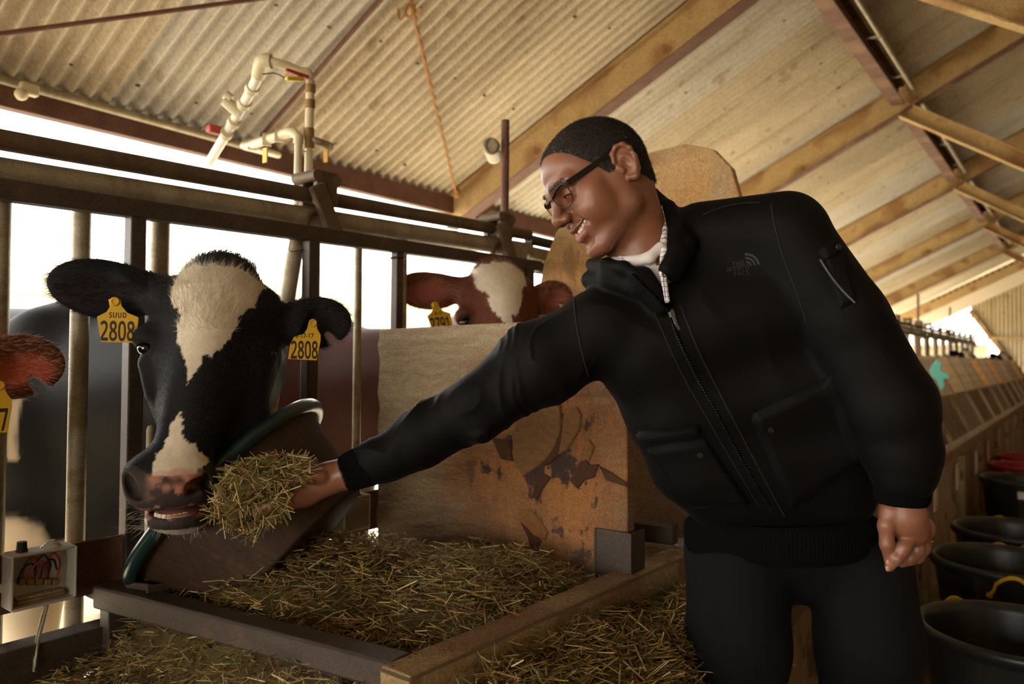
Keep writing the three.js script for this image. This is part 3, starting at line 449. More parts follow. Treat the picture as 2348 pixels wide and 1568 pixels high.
// ------------------------------------------------------------------ buckets
function bucketParts(g, m, handles = true, ropeM = M.ropeyellow) {
  const pr = [[0.001, 0], [0.2, 0], [0.21, 0.02], [0.255, 0.4], [0.275, 0.415], [0.283, 0.437], [0.272, 0.452], [0.255, 0.447], [0.246, 0.42], [0.2, 0.03], [0.001, 0.025]].map(([x, y]) => new THREE.Vector2(x, y));
  const b = new THREE.LatheGeometry(pr, 56); b.userData.local = true; const u = b.attributes.uv; for (let i = 0; i < u.count; i++) u.setXY(i, u.getX(i) * 1.6, u.getY(i) * 0.9); part('tub', b, m, g);
  if (!handles) return;
  for (const a of [0.5, 0.5 + Math.PI]) {
    const pts = []; for (let i = 0; i <= 14; i++) { const t = i / 14, s = Math.sin(t * Math.PI); pts.push(V((t - 0.5) * 0.15, 0.385 + 0.06 * s - (t < 0.08 || t > 0.92 ? 0.02 : 0), 0.275 + 0.035 * s)); }
    const list = []; for (let k = 0; k < 3; k++) { const c = new THREE.CatmullRomCurve3(pts), q = []; for (let i = 0; i <= 70; i++) { const p = c.getPoint(i / 70), ph = i / 70 * 40 + k * 2.094; q.push(V(p.x, p.y + Math.cos(ph) * 0.0038, p.z + Math.sin(ph) * 0.0038)); } list.push(tube(q, 0.0048, 110, 5)); }
    for (const s of [-1, 1]) list.push(new THREE.SphereGeometry(0.012, 8, 6).translate(s * 0.075, 0.36, 0.272));
    const h = merge(list).rotateY(a); h.userData.local = true; part('rope_handle', h, ropeM, g);
    const e = merge([-1, 1].map((s) => new THREE.TorusGeometry(0.012, 0.004, 6, 14).translate(s * 0.075, 0.378, 0.262))).rotateY(a); e.userData.local = true; part('eyelet', e, m, g);
  }
}
{
  const B = [[-0.17, -2.78, 'black bucket with yellow rope handle nearest the camera', 0], [-0.27, -3.74, 'black bucket with yellow rope handle, second in the row', 0], [-0.28, -4.46, 'black bucket with yellow rope handle, third in the row', 0], [-0.35, -6.45, 'black bucket carrying a white sticker, just before the red buckets', 0], [-0.36, -7.3, 'red bucket nearer the camera at the end of the row', 1], [-0.38, -8.04, 'red bucket farthest down the row', 1]];
  B.forEach(([x, z, label, red], i) => { const g = thing('bucket', label, 'bucket', V(x, 0.002, z), 'feed buckets'); bucketParts(g, red ? M.red : M.plastic); g.rotation.y = [0.2, -0.35, -0.2, -0.1, 0.2, 0][i]; if (i === 3) { const s = new THREE.CylinderGeometry(0.262, 0.258, 0.05, 12, 1, true, 0.0, 0.42).translate(0, 0.36, 0); s.userData.local = true; part('sticker', s, M.pvcwhite, g); } });
  // tipped bucket lying in the trough behind the handful of hay
  const c = at(530, 1128, 1.79), g = thing('bucket', 'tipped green rimmed bucket lying in the trough behind the handful of hay', 'bucket', c, 'feed buckets');
  const green = phys({ color: 0x16302e, roughness: 0.3 }); const m2 = phys({ map: T.floor, color: 0x6a5a48, roughness: 0.7 });
  bucketParts(g, m2); const rim = new THREE.TorusGeometry(0.272, 0.017, 12, 64).rotateX(Math.PI / 2).scale(1, 2, 1).translate(0, 0.437, 0); rim.userData.local = true; part('rim', rim, green, g, 'dark green glossy rim');
  const ax = cR.clone().multiplyScalar(-0.74).addScaledVector(cU, 0.66).addScaledVector(cB, -0.08).normalize(); g.quaternion.setFromUnitVectors(Y, ax).multiply(new THREE.Quaternion().setFromAxisAngle(Y, 0.35)); g.scale.y = 0.5; g.position.addScaledVector(ax, -0.437 * 0.5);
}
// ------------------------------------------------------------------ water pipes, rods and rope under the roof
const onRoof = (px, py, off) => { const r = ray(px, py), o = camera.position; const t = (2.415 + SL * 3.5 + off - o.y + SL * o.x) / (r.y - SL * r.x); return o.clone().addScaledVector(r, t); };
{
  const g = thing('water_pipe', 'assembly of dusty plastic water pipes with valves rising above the rails', 'pipe', onX(705, 470, -1.95));
  const X = -1.95, p = (x, y, xx = X) => onX(x, y, xx);
  const joint = (c, r, d, l = 0.03) => { const a = c.clone().addScaledVector(d, -l), b = c.clone().addScaledVector(d, l); return pipe(a, b, r, 14); };
  part('riser', merge([pipe(p(706, 500), p(708, 330), 0.0125), pipe(p(708, 330), p(712, 185), 0.014)]), M.pvc, g); part('riser', pipe(p(680, 560), p(684, 315), 0.0115), M.pvc, g);
  part('strap', merge([bar(p(676, 350), p(712, 346), 0.006, 0.004, Y)]), M.pvcwhite, g);
  part('tee', joint(p(708, 318), 0.0175, Y, 0.032), M.brass, g); part('coupling', joint(p(711, 240), 0.0165, Y, 0.014), M.brass, g); part('coupling', joint(p(712, 205), 0.0165, Y, 0.014), M.brass, g);
  const el = p(712, 178), tip = p(612, 138, -2.02); part('top_run', tube([el, p(705, 166), p(690, 164, -1.96), p(660, 152, -1.98), p(630, 143, -2.0), tip], 0.014, 30, 12), M.pvc, g);
  const sl2 = [tip, p(600, 150, -2.05), p(585, 190, -2.12), p(545, 262, -2.3), p(510, 322, -2.5), p(480, 372, -2.7)];
  part('sloping_pipe', tube(sl2, 0.0165, 40, 12), M.pvcwhite, g); part('elbow', tube([p(622, 141, -2.01), p(604, 140, -2.03), p(592, 172, -2.09)], 0.0225, 12, 12), M.pvc, g);
  const dn = sl2[4].clone().sub(sl2[2]).normalize(); for (const [x, y, xx] of [[578, 203, -2.15], [560, 237, -2.23], [536, 280, -2.34], [519, 306, -2.42]]) part('coupling', joint(p(x, y, xx), 0.022, dn, 0.012), M.pvc, g);
  part('branch', merge([joint(p(532, 245, -2.28), 0.019, V(-0.4, 0.6, 0.6).normalize(), 0.03), joint(p(524, 222, -2.28), 0.016, V(-0.4, 0.6, 0.6).normalize(), 0.012)]), M.pvc, g);
  part('red_valve', merge([box(0.035, 0.03, 0.06, 0.008).translate(...p(494, 298, -2.44).toArray())]), M.redknob, g);
  part('red_lever', bar(p(655, 160, -1.95), p(708, 178, -1.93), 0.016, 0.01, Y), M.redknob, g); part('yellow_grip', bar(p(655, 180, -1.95), p(695, 182, -1.94), 0.02, 0.014, Y, 0.006), M.yellow, g); part('wire', tube([p(602, 170, -2.02), p(630, 168, -2.0), p(655, 180, -1.96)], 0.0022, 12, 5), M.black, g);
  const run = [p(684, 330), p(684, 312), p(672, 304, -1.97), p(630, 315, -2.1), p(590, 328, -2.3), p(560, 334, -2.55)]; part('side_run', tube(run, 0.0155, 30, 12), M.pvc, g);
  for (const [x, y, xx] of [[612, 320, -2.16], [640, 311, -2.06], [578, 331, -2.4]]) part('coupling', joint(p(x, y, xx), 0.021, V(-0.6, 0, 0.8).normalize(), 0.014), M.pvc, g);
  part('hose_tail', tube([p(708, 318), p(730, 325, -1.93), p(750, 332, -1.93), p(764, 338, -1.92)], 0.0125, 14, 10), M.galv, g);
  const leaf = (x, y) => { const c = p(x, y, -1.94); return box(0.022, 0.045, 0.005, 0.002).translate(c.x, c.y, c.z); }; part('yellow_tag', leaf(748, 356), mat({ color: 0xb98a2a, roughness: 0.7 }), g); part('yellow_tag', leaf(608, 356), mat({ color: 0xd8c060, roughness: 0.7 }), g);
  const e0 = V(-3.42, 2.33, 2), e = line(onX(0, 180, -3.42), onX(560, 334, -3.42));
  const h = thing('eave_pipe', 'long thin grey pipe running along the eave beam', 'pipe', e(-1)); part('pipe', pipe(e(1.5), e(-2.4), 0.02), M.galv, h); part('connector', tube([e(-2.35), e(-2.45), p(560, 334, -2.55)], 0.016, 20, 10), M.pvc, h);
  const c = onX(66, 205, -3.4); part('clip', merge([box(0.04, 0.05, 0.07, 0.01).translate(c.x, c.y, c.z), new THREE.SphereGeometry(0.025, 10, 8).translate(c.x + 0.01, c.y - 0.03, c.z + 0.03)]), M.pvc, h);
}
{
  tag(part('tie_rod', pipe(V(-3.35, 2.3, -0.75), onRoof(800, -31, -0.03), 0.0095, 8), M.rod), 'thin dark rod crossing the roof at the upper corner', 'rod');
  tag(part('brace_rod', pipe(onRoof(600, 312, -0.03), onRoof(905, -40, -0.03), 0.012, 8), M.rod), 'rusty rod lying along the roof slope behind the water pipe', 'rod');
  const a = onRoof(933, -30, -0.02), b = onZ(1047, 445, -3.86), pts = []; for (let i = 0; i <= 60; i++) { const t = i / 60, q = a.clone().lerp(b, t); const w = 0.004; pts.push(V(q.x + Math.cos(i * 1.9) * w, q.y, q.z + Math.sin(i * 1.9) * w)); }
  const g = thing('hanging_rope', 'twisted brown rope hanging from the roof to the rafter foot', 'rope', b.clone()); part('cord', tube(pts, 0.0085, 200, 6), M.rope, g);
  const k = onRoof(940, 8, -0.05); part('knot', merge([new THREE.TorusGeometry(0.03, 0.006, 6, 16).translate(k.x, k.y - 0.03, k.z), tube([k, V(k.x + 0.04, k.y - 0.06, k.z), V(k.x + 0.09, k.y - 0.05, k.z + 0.02)], 0.006, 10, 5), tube([k, V(k.x - 0.06, k.y - 0.06, k.z), V(k.x - 0.08, k.y + 0.02, k.z)], 0.005, 10, 5)]), M.rope, g); part('knot', new THREE.SphereGeometry(0.028, 10, 8).scale(1, 1.3, 1).translate(b.x, b.y + 0.01, b.z), M.rope, g);
}
// ------------------------------------------------------------------ junction boxes on the lower plate
{
  const cover = mat({ color: 0xb9b2a2, roughness: 0.5 }), c = onX(92, 1320, -1.715), g = thing('junction_box', 'open grey junction box with wires on the brown lower plate', 'box', c.clone());
  const w = 0.118, h = 0.106, d = 0.05, q = (geo) => geo.rotateX(0).translate(c.x, c.y, c.z);
  part('back', q(box(0.004, h, w).translate(-d / 2, 0, 0)), cover, g);
  part('frame', q(merge([box(d, 0.006, w, 0.003).translate(0, h / 2, 0), box(d, 0.006, w, 0.003).translate(0, -h / 2, 0), box(d, h, 0.006, 0.003).translate(0, 0, w / 2), box(d, h, 0.006, 0.003).translate(0, 0, -w / 2)])), cover, g);
  part('knob', q(merge([new THREE.CylinderGeometry(0.009, 0.01, 0.022, 12).translate(0, h / 2 + 0.012, 0.035), new THREE.CylinderGeometry(0.011, 0.011, 0.006, 12).translate(0, h / 2 + 0.004, 0.035)])), M.black, g);
  part('grommet', q(merge([0, 1, 2, 3].map((i) => new THREE.CylinderGeometry(0.019 - i * 0.004, 0.021 - i * 0.004, 0.004, 18).translate(0, h / 2 + 0.004 + i * 0.0035, -0.02)))), cover, g); part('grommet', q(merge([0, 1, 2].map((i) => new THREE.CylinderGeometry(0.016 - i * 0.004, 0.018 - i * 0.004, 0.004, 16).rotateX(1.57).translate(0, -0.01, w / 2 + 0.003 + i * 0.0035)))), cover, g);
  const wire = (pts, m, n) => part(n, q(tube(pts.map(([y, z, x]) => V(x ?? -0.005, y, z)), 0.002, 24, 6)), m, g);
  for (let i = 0; i < 3; i++) { wire([[0.0, 0.03 - i * 0.022], [0.03, 0.025 - i * 0.022], [0.04, 0.012 - i * 0.02], [0.02, 0.0 - i * 0.02], [-0.01, 0.005 - i * 0.02]], i % 2 ? M.black : M.redknob, 'loop_wire'); wire([[-0.005, 0.04 - i * 0.02, 0.0], [0.022, 0.034 - i * 0.02, 0.004], [0.03, 0.018 - i * 0.02, 0.004], [0.006, 0.008 - i * 0.02, 0.0]], i % 2 ? M.redknob : M.black, 'loop_wire'); }
  part('terminal_block', q(merge([0, 1, 2, 3, 4].map((i) => box(0.014, 0.014, 0.014, 0.003).translate(-0.012, -0.006 - i * 0.004, 0.03 - i * 0.016)))), M.brass, g);
  part('muck', q(box(0.03, 0.014, w - 0.02, 0.006).translate(-0.006, -h / 2 + 0.01, 0)), M.rafter, g);
  tag(part('drop_cable', merge([tube([onX(108, 1376, -1.715), onX(92, 1430, -1.7), onX(82, 1480, -1.68), onX(78, 1540, -1.66)], 0.0028, 24, 6), tube([onX(112, 1376, -1.712), onX(98, 1430, -1.695), onX(88, 1470, -1.672), onX(80, 1530, -1.66)], 0.0028, 24, 6)]), M.galv), 'pair of thin cables hanging below the open junction box', 'cable');
  const c2 = onX(803, 1174, -1.70), g2 = thing('junction_box', 'small dirty clear junction box under the man’s reaching cuff', 'box', c2.clone()), clear = phys({ color: 0xd8d0bc, transmission: 0.75, roughness: 0.25, thickness: 0, side: THREE.DoubleSide });
  const q2 = (geo) => geo.translate(c2.x, c2.y, c2.z), s = 0.094;
  part('back', q2(box(0.004, s, s).translate(-0.03, 0, 0)), cover, g2); part('cover', q2(box(0.06, s, s, 0.004)), clear, g2); part('edges', q2(merge([[-1, -1], [-1, 1], [1, -1], [1, 1]].flatMap(([a, b]) => [box(0.062, 0.004, 0.004, 0.001).translate(0, a * s / 2, b * s / 2)]).concat([box(0.004, 0.004, s).translate(0.03, s / 2, 0), box(0.004, 0.004, s).translate(0.03, -s / 2, 0), box(0.004, s, 0.004).translate(0.03, 0, s / 2), box(0.004, s, 0.004).translate(0.03, 0, -s / 2)]))), cover, g2);
  part('inner_wires', q2(merge([tube([V(0, 0.03, 0.02), V(0.01, 0.0, 0.01), V(0, -0.02, -0.01), V(-0.01, 0.01, -0.025)], 0.003, 20, 6), box(0.02, 0.03, 0.04, 0.004).translate(-0.01, -0.02, 0)])), M.iron, g2); part('knob', q2(merge([new THREE.CylinderGeometry(0.008, 0.01, 0.016, 10).translate(0, s / 2 + 0.008, 0.02), new THREE.CylinderGeometry(0.013, 0.015, 0.012, 12).translate(0, s / 2 + 0.006, -0.02)])), M.iron, g2);
}
// ------------------------------------------------------------------ outside: neighbouring shed
{
  const g = thing('neighbour_shed', 'pale sunlit shed with a low eave beyond the stalls', 'building', V(-14.5, 0, -16));
  part('wall', box(0.3, 3.0, 34, 0.02).translate(-15.2, 1.3, -20), M.whitewall, g);
  part('fascia', merge([box(0.2, 0.5, 36, 0.02).translate(-13.4, 2.85, -19)]), M.tan, g);
  part('roof', box(5.5, 0.12, 36, 0.02).rotateZ(0.16).translate(-16.0, 2.75, -19), M.whitewall, g);
  for (let i = 0; i < 9; i++) part('post', box(0.18, 2.9, 0.18, 0.01).translate(-13.5, 1.3, -4.6 - i * 3.2), M.tan, g);
  for (let i = 0; i < 9; i++) part('cladding_panel', box(0.06, 1.7, 1.4, 0.01).translate(-14.9, 1.5, -5.7 - i * 3.2), M.tan, g);
  const far = thing('distant_barn', 'dull distant barn seen through the open gable corner', 'building', V(-6, 0, -34)); part('wall', box(6.5, 2.3, 0.3, 0.02).translate(-6.2, 0.95, -34), mat({ color: 0x8f7f66, roughness: 0.95 }), far); part('roof', box(7, 0.12, 3, 0.02).rotateX(0.2).translate(-6.2, 2.3, -34.6), M.tan, far);
  part('feed_rail', box(0.12, 0.25, 34, 0.01).translate(-13.3, 1.15, -20), M.tan, g);
}
console.log('stalls');

// ------------------------------------------------------------------ cows
// the head is modelled in its own frame: u to the viewer's right, v down, w out of the face, counted in 0.9 mm steps from the middle of the face
const HS = 0.000903, HX = HS * 0.935;
const hp = (u, v, w = 0) => V((u - 470) * HX, -(v - 850) * HS, w * HS);
const hr = (r) => r * HS;
function headBlob() {
  const b = new Blob(), e = (u, v, w, a, c, d, k = 30, rot = 0, sub = false) => { const ax = rot ? [V(Math.cos(rot), Math.sin(rot), 0), V(-Math.sin(rot), Math.cos(rot), 0), V(0, 0, 1)] : null; b.ell(hp(u, v, w), [a * HX, c * HS, d * HS], hr(k), ax, sub); };
  const c = (u1, v1, w1, r1, u2, v2, w2, r2, k = 30, sub = false) => b.cap(hp(u1, v1, w1), hp(u2, v2, w2), hr(r1), hr(r2), hr(k), sub);
  e(500, 700, -10, 118, 105, 78); e(508, 625, -25, 78, 48, 55, 30); e(505, 600, -30, 45, 25, 40, 20);
  c(490, 740, 0, 96, 448, 960, 55, 70, 60); e(558, 850, -55, 72, 160, 95, 60); e(392, 850, -30, 58, 130, 85, 60);
  c(470, 760, 66, 46, 428, 985, 112, 44, 50); e(402, 1068, 112, 92, 62, 78, 50); e(352, 1075, 120, 46, 44, 50, 20); e(446, 1082, 128, 46, 42, 48, 20); e(400, 1108, 118, 84, 38, 66, 24);
  e(416, 1162, 92, 68, 33, 62, 16); c(432, 1150, 55, 40, 560, 985, -40, 58, 50);
  e(343, 778, 8, 34, 30, 36, 26); e(612, 792, -20, 32, 34, 40, 26); e(372, 690, -10, 36, 40, 40, 36); e(618, 705, -25, 36, 44, 40, 36);
  c(340, 835, 14, 16, 356, 900, 30, 12, 24);
  // ears: flattened, cupped towards the front
  e(244, 668, -34, 122, 66, 20, 12, -0.16); c(378, 668, -34, 34, 300, 668, -34, 46, 24); e(232, 676, -4, 96, 38, 26, 16, -0.16, true);
  e(744, 730, -52, 92, 64, 19, 12, 0.1); c(628, 738, -40, 40, 690, 732, -48, 46, 24); e(752, 738, -24, 68, 36, 24, 16, 0.1, true); e(784, 772, -52, 14, 26, 40, 8, 0.7, true);
  // eye sockets, nostrils, mouth
  e(334, 799, 30, 18, 9, 18, 8, 0.35, true); e(634, 808, 4, 14, 7, 18, 8, 0, true);
  e(322, 1082, 152, 16, 26, 34, 10, 0.5, true); e(330, 1100, 160, 24, 10, 22, 8, -0.4, true); e(452, 1088, 166, 24, 14, 30, 10, 0.55, true); e(474, 1082, 150, 12, 20, 30, 8, 0.2, true);
  e(414, 1144, 140, 60, 10, 74, 6, 0.06, true);
  c(520, 800, -130, 120, 520, 840, -330, 165, 70);
  return b;
}
const BLAZE = [[417, 619], [449, 607], [509, 612], [532, 607], [564, 619], [605, 653], [587, 681], [582, 708], [555, 717], [541, 740], [527, 777], [504, 805], [467, 818], [449, 851], [435, 883], [433, 860], [424, 818], [412, 786], [408, 763], [417, 736], [410, 713], [394, 690], [394, 667], [405, 639]];
const SNIP = [[417, 935], [403, 961], [394, 988], [380, 1011], [375, 1025], [366, 1043], [372, 1060], [402, 1066], [450, 1060], [479, 1053], [481, 1043], [467, 1025], [444, 1007], [428, 984], [424, 960]];
const wob = (u, v, a, s) => [u + (fbm3(u * s, v * s, 3, 3) - 0.5) * a, v + (fbm3(u * s, v * s, 17, 3) - 0.5) * a];
// coats: black, brown or white with a pale blaze; returns linear colour, and fills `kind` for the hair
function headCoat(base, white, inEar, blaze) {
  return (x, y, z) => {
    const u = x / HX + 470, v = -y / HS + 850, w = z / HS, [a, b] = wob(u, v, 22, 0.06);
    const n = fbm3(u * 0.09, v * 0.09, w * 0.09, 3);
    let c = base.map((q) => q * (0.75 + 0.5 * n));
    if (w > -60 && inPoly(a, b, blaze)) c = white.map((q) => q * (0.85 + 0.25 * n));
    if (blaze === BLAZE && w > 20 && inPoly(a, b, SNIP)) c = white.map((q) => q * (0.8 + 0.25 * n));
    const muz = w > 40 && v > 1040 && v < 1148, m2 = fbm3(u * 0.045 + 3, v * 0.045, 7, 3);
    if (muz) { const pinkZone = sst(1046, 1060, b) * (1 - sst(1068, 1100, b + (m2 - 0.5) * 80)) * sst(345, 385, a) * (1 - sst(440, 480, a)), spots = sst(0.66, 0.72, m2) * sst(1070, 1090, v) * sst(330, 352, u); const dark = [0.045, 0.034, 0.03], pink = [0.46, 0.2, 0.13], p = v > 1062 - 18 * sst(370, 330, u) - 16 * sst(470, 492, u) ? 1 : 0; if (p) c = mix3(dark, pink, clamp(Math.max(pinkZone, spots * 0.8))).map((q) => q * (0.8 + 0.4 * n)); else if (pinkZone > 0.2) c = mix3(c, pink, pinkZone * 0.8); }
    if (v >= 1130 && w > 30) { const lip = Math.abs(v - 1144) < 16 && w > 60; if (lip) c = mix3([0.24, 0.095, 0.08], [0.045, 0.036, 0.032], sst(0.5, 0.58, m2 + 0.1 * sst(1146, 1160, v))); else if (v > 1150) c = v > 1180 || u < 356 ? white.map((q) => q * 0.8) : [0.035, 0.028, 0.024].map((q) => q * (0.7 + n)); if (w < 130 && Math.abs(v - 1144) < 9) c = [0.2, 0.075, 0.065]; }
    if (inEar) { const d1 = Math.hypot((u - 232) / 96, (v - 676) / 40), d2 = Math.hypot((u - 752) / 70, (v - 738) / 38); const k = 1 - sst(0.6, 1.1, Math.min(d1, d2)); if (w > -62 && (u < 330 || u > 680)) c = mix3(c, inEar, k); }
    if (Math.hypot(u - 334, v - 798) < 24 && w > 5) c = mix3(c, [0.02, 0.015, 0.012], 0.7);
    return c;
  };
}
function bodyBlob() {
  const b = new Blob(), e = (x, y, z, r, k = 0.12) => b.ell(V(x, y, z), r, k), c = (x1, y1, z1, r1, x2, y2, z2, r2, k = 0.08) => b.cap(V(x1, y1, z1), V(x2, y2, z2), r1, r2, k);
  e(-0.24, 1.03, 0, [0.3, 0.35, 0.25]); e(-0.88, 1.0, 0, [0.66, 0.345, 0.33]); e(-1.46, 1.03, 0, [0.34, 0.33, 0.27]);
  c(-0.16, 1.3, 0, 0.08, -1.5, 1.33, 0, 0.09, 0.12); c(-0.15, 1.1, 0, 0.27, 0.34, 1.19, 0, 0.165, 0.14); c(-0.1, 0.86, 0, 0.14, 0.22, 1.04, 0, 0.1, 0.1);
  for (const s of [-1, 1]) {
    e(-0.2, 1.05, 0.17 * s, [0.16, 0.3, 0.12], 0.1); c(-0.2, 0.78, 0.17 * s, 0.115, -0.19, 0.43, 0.17 * s, 0.062); c(-0.19, 0.43, 0.17 * s, 0.058, -0.17, 0.08, 0.17 * s, 0.042, 0.04); e(-0.15, 0.035, 0.17 * s, [0.07, 0.045, 0.055], 0.03);
    e(-1.42, 1.2, 0.2 * s, [0.1, 0.08, 0.07], 0.1); c(-1.5, 0.95, 0.18 * s, 0.18, -1.34, 0.62, 0.19 * s, 0.1); c(-1.36, 0.62, 0.19 * s, 0.095, -1.63, 0.47, 0.19 * s, 0.056, 0.05); c(-1.63, 0.47, 0.19 * s, 0.054, -1.57, 0.08, 0.19 * s, 0.043, 0.04); e(-1.54, 0.035, 0.19 * s, [0.07, 0.045, 0.055], 0.03);
  }
  e(-1.2, 0.62, 0, [0.2, 0.13, 0.16], 0.1); c(-1.76, 1.22, 0, 0.035, -1.8, 0.6, 0, 0.022, 0.04);
  return b;
}
const BODY = bodyBlob().f(), HEAD = headBlob().f();
const bodyBoxes = [V(-1.95, -0.02, -0.45), V(0.6, 1.5, 0.45)], headBox = [hp(100, 1215, -420), hp(860, 560, 215)];
headBox[0] = V(hp(100, 0).x, hp(0, 1215).y, hr(-420)); headBox[1] = V(hp(860, 0).x, hp(0, 560).y, hr(215));
const HAIR = new THREE.CylinderGeometry(0.15, 1, 1, 3, 1, true).translate(0, 0.5, 0);
// scatter on a scanned surface
function scatter(g, n, keep) {
  const p = g.attributes.position, nn = g.attributes.normal, cc = g.attributes.color, ix = g.index, T2 = ix.count / 3, cum = new Float64Array(T2); let s = 0; const A = V(), B = V(), C = V();
  for (let i = 0; i < T2; i++) { A.fromBufferAttribute(p, ix.getX(i * 3)); B.fromBufferAttribute(p, ix.getX(i * 3 + 1)); C.fromBufferAttribute(p, ix.getX(i * 3 + 2)); s += B.sub(A).cross(C.sub(A)).length(); cum[i] = s; }
  const out = []; let tries = 0;
  while (out.length < n && tries++ < n * 12) {
    const r = rnd() * s; let lo = 0, hi = T2 - 1; while (lo < hi) { const m = (lo + hi) >> 1; if (cum[m] < r) lo = m + 1; else hi = m; }
    let a = rnd(), b = rnd(); if (a + b > 1) { a = 1 - a; b = 1 - b; } const c = 1 - a - b, I = [0, 1, 2].map((k) => ix.getX(lo * 3 + k)), P = V(), N = V(), K = [0, 0, 0];
    [a, b, c].forEach((wt, k) => { P.addScaledVector(A.fromBufferAttribute(p, I[k]), wt); N.addScaledVector(A.fromBufferAttribute(nn, I[k]), wt); if (cc) { K[0] += cc.getX(I[k]) * wt; K[1] += cc.getY(I[k]) * wt; K[2] += cc.getZ(I[k]) * wt; } });
    if (keep(P, N)) out.push([P, N.normalize(), K]);
  }
  return out;
}
function hairs(name, list, material, parent) { // list: [base, direction, length, radius, colour]
  const m = new THREE.InstancedMesh(HAIR, material, list.length), X = new THREE.Matrix4(), q = new THREE.Quaternion(), col = new THREE.Color();
  list.forEach(([p, d, l, r, c], i) => { q.setFromUnitVectors(Y, d); X.compose(p, q, V(r, l, r)); m.setMatrixAt(i, X); m.setColorAt(i, col.setRGB(...c)); });
  m.name = name; m.userData.kind = 'stuff'; shade(m); parent.add(m); return m;
}
const hairMat = mat({ roughness: 0.55 }), coatMat = phys({ vertexColors: true, roughness: 0.6, specularIntensity: 0.2 }), eyeMat = phys({ color: 0x0c0806, roughness: 0.05, clearcoat: 1 });
const toothMat = mat({ color: 0xd8c49a, roughness: 0.35 }), tongueMat = phys({ color: 0xa07064, roughness: 0.3 });
function tagTexture(small, big) {
  const c = document.createElement('canvas'); c.width = 512; c.height = 512; const x = c.getContext('2d');
  x.fillStyle = '#d9ab22'; x.fillRect(0, 0, 512, 512); for (let i = 0; i < 500; i++) { x.fillStyle = `rgba(${120 + rnd() * 60},${80 + rnd() * 40},20,${rnd() * 0.12})`; x.fillRect(rnd() * 512, rnd() * 512, rnd() * 40, rnd() * 4); }
  x.strokeStyle = x.fillStyle = '#2c1d12'; x.textAlign = 'center'; x.lineJoin = 'round'; x.font = '300px sans-serif'; x.lineWidth = 10; x.save(); x.translate(256, 485); x.scale(0.66, 0.98); x.fillText(big, 0, 0); x.lineWidth = 13; x.strokeText(big, 0, 0); x.restore(); x.font = 'bold 84px sans-serif'; x.fillText(small, 256, 232);
  const t = new THREE.CanvasTexture(c); t.colorSpace = THREE.SRGBColorSpace; return t;
}
function earTag(P, w, m, parent, hole, tilt = 0) { // outline in head steps
  const s = new THREE.Shape(P.map(([u, v]) => { const q = hp(u, v); return new THREE.Vector2(q.x, q.y); })), g = new THREE.ExtrudeGeometry(s, { depth: 0.0016, bevelEnabled: true, bevelSize: 0.0005, bevelThickness: 0.0005, bevelSegments: 1 });
  g.computeBoundingBox(); const b = g.boundingBox; fitUV(g, b.min.x, b.max.x, b.min.y, b.max.y); g.translate(0, 0, hr(w)); g.userData.local = true; const o = part('ear_tag', g, m, parent, 'yellow plastic ear tag');
  const q = hp(hole[0], hole[1], w + 4), t = merge([new THREE.TorusGeometry(0.0062, 0.003, 8, 18).translate(q.x, q.y, q.z), new THREE.CylinderGeometry(0.005, 0.006, 0.012, 12).rotateX(1.57).translate(q.x, q.y, q.z - 0.004)]); t.userData.local = true; part('tag_button', t, mat({ color: 0xcfa222, roughness: 0.5 }), o); return o;
}
const TAGL = [[258, 694], [271, 689], [283, 694], [285, 708], [297, 722], [321, 732], [320, 788], [245, 787], [235, 733], [254, 722], [261, 711]];
const TAGR = [[717, 734], [726, 727], [736, 730], [738, 748], [747, 762], [747, 776], [738, 824], [667, 821], [672, 787], [681, 769], [706, 760], [714, 748]];
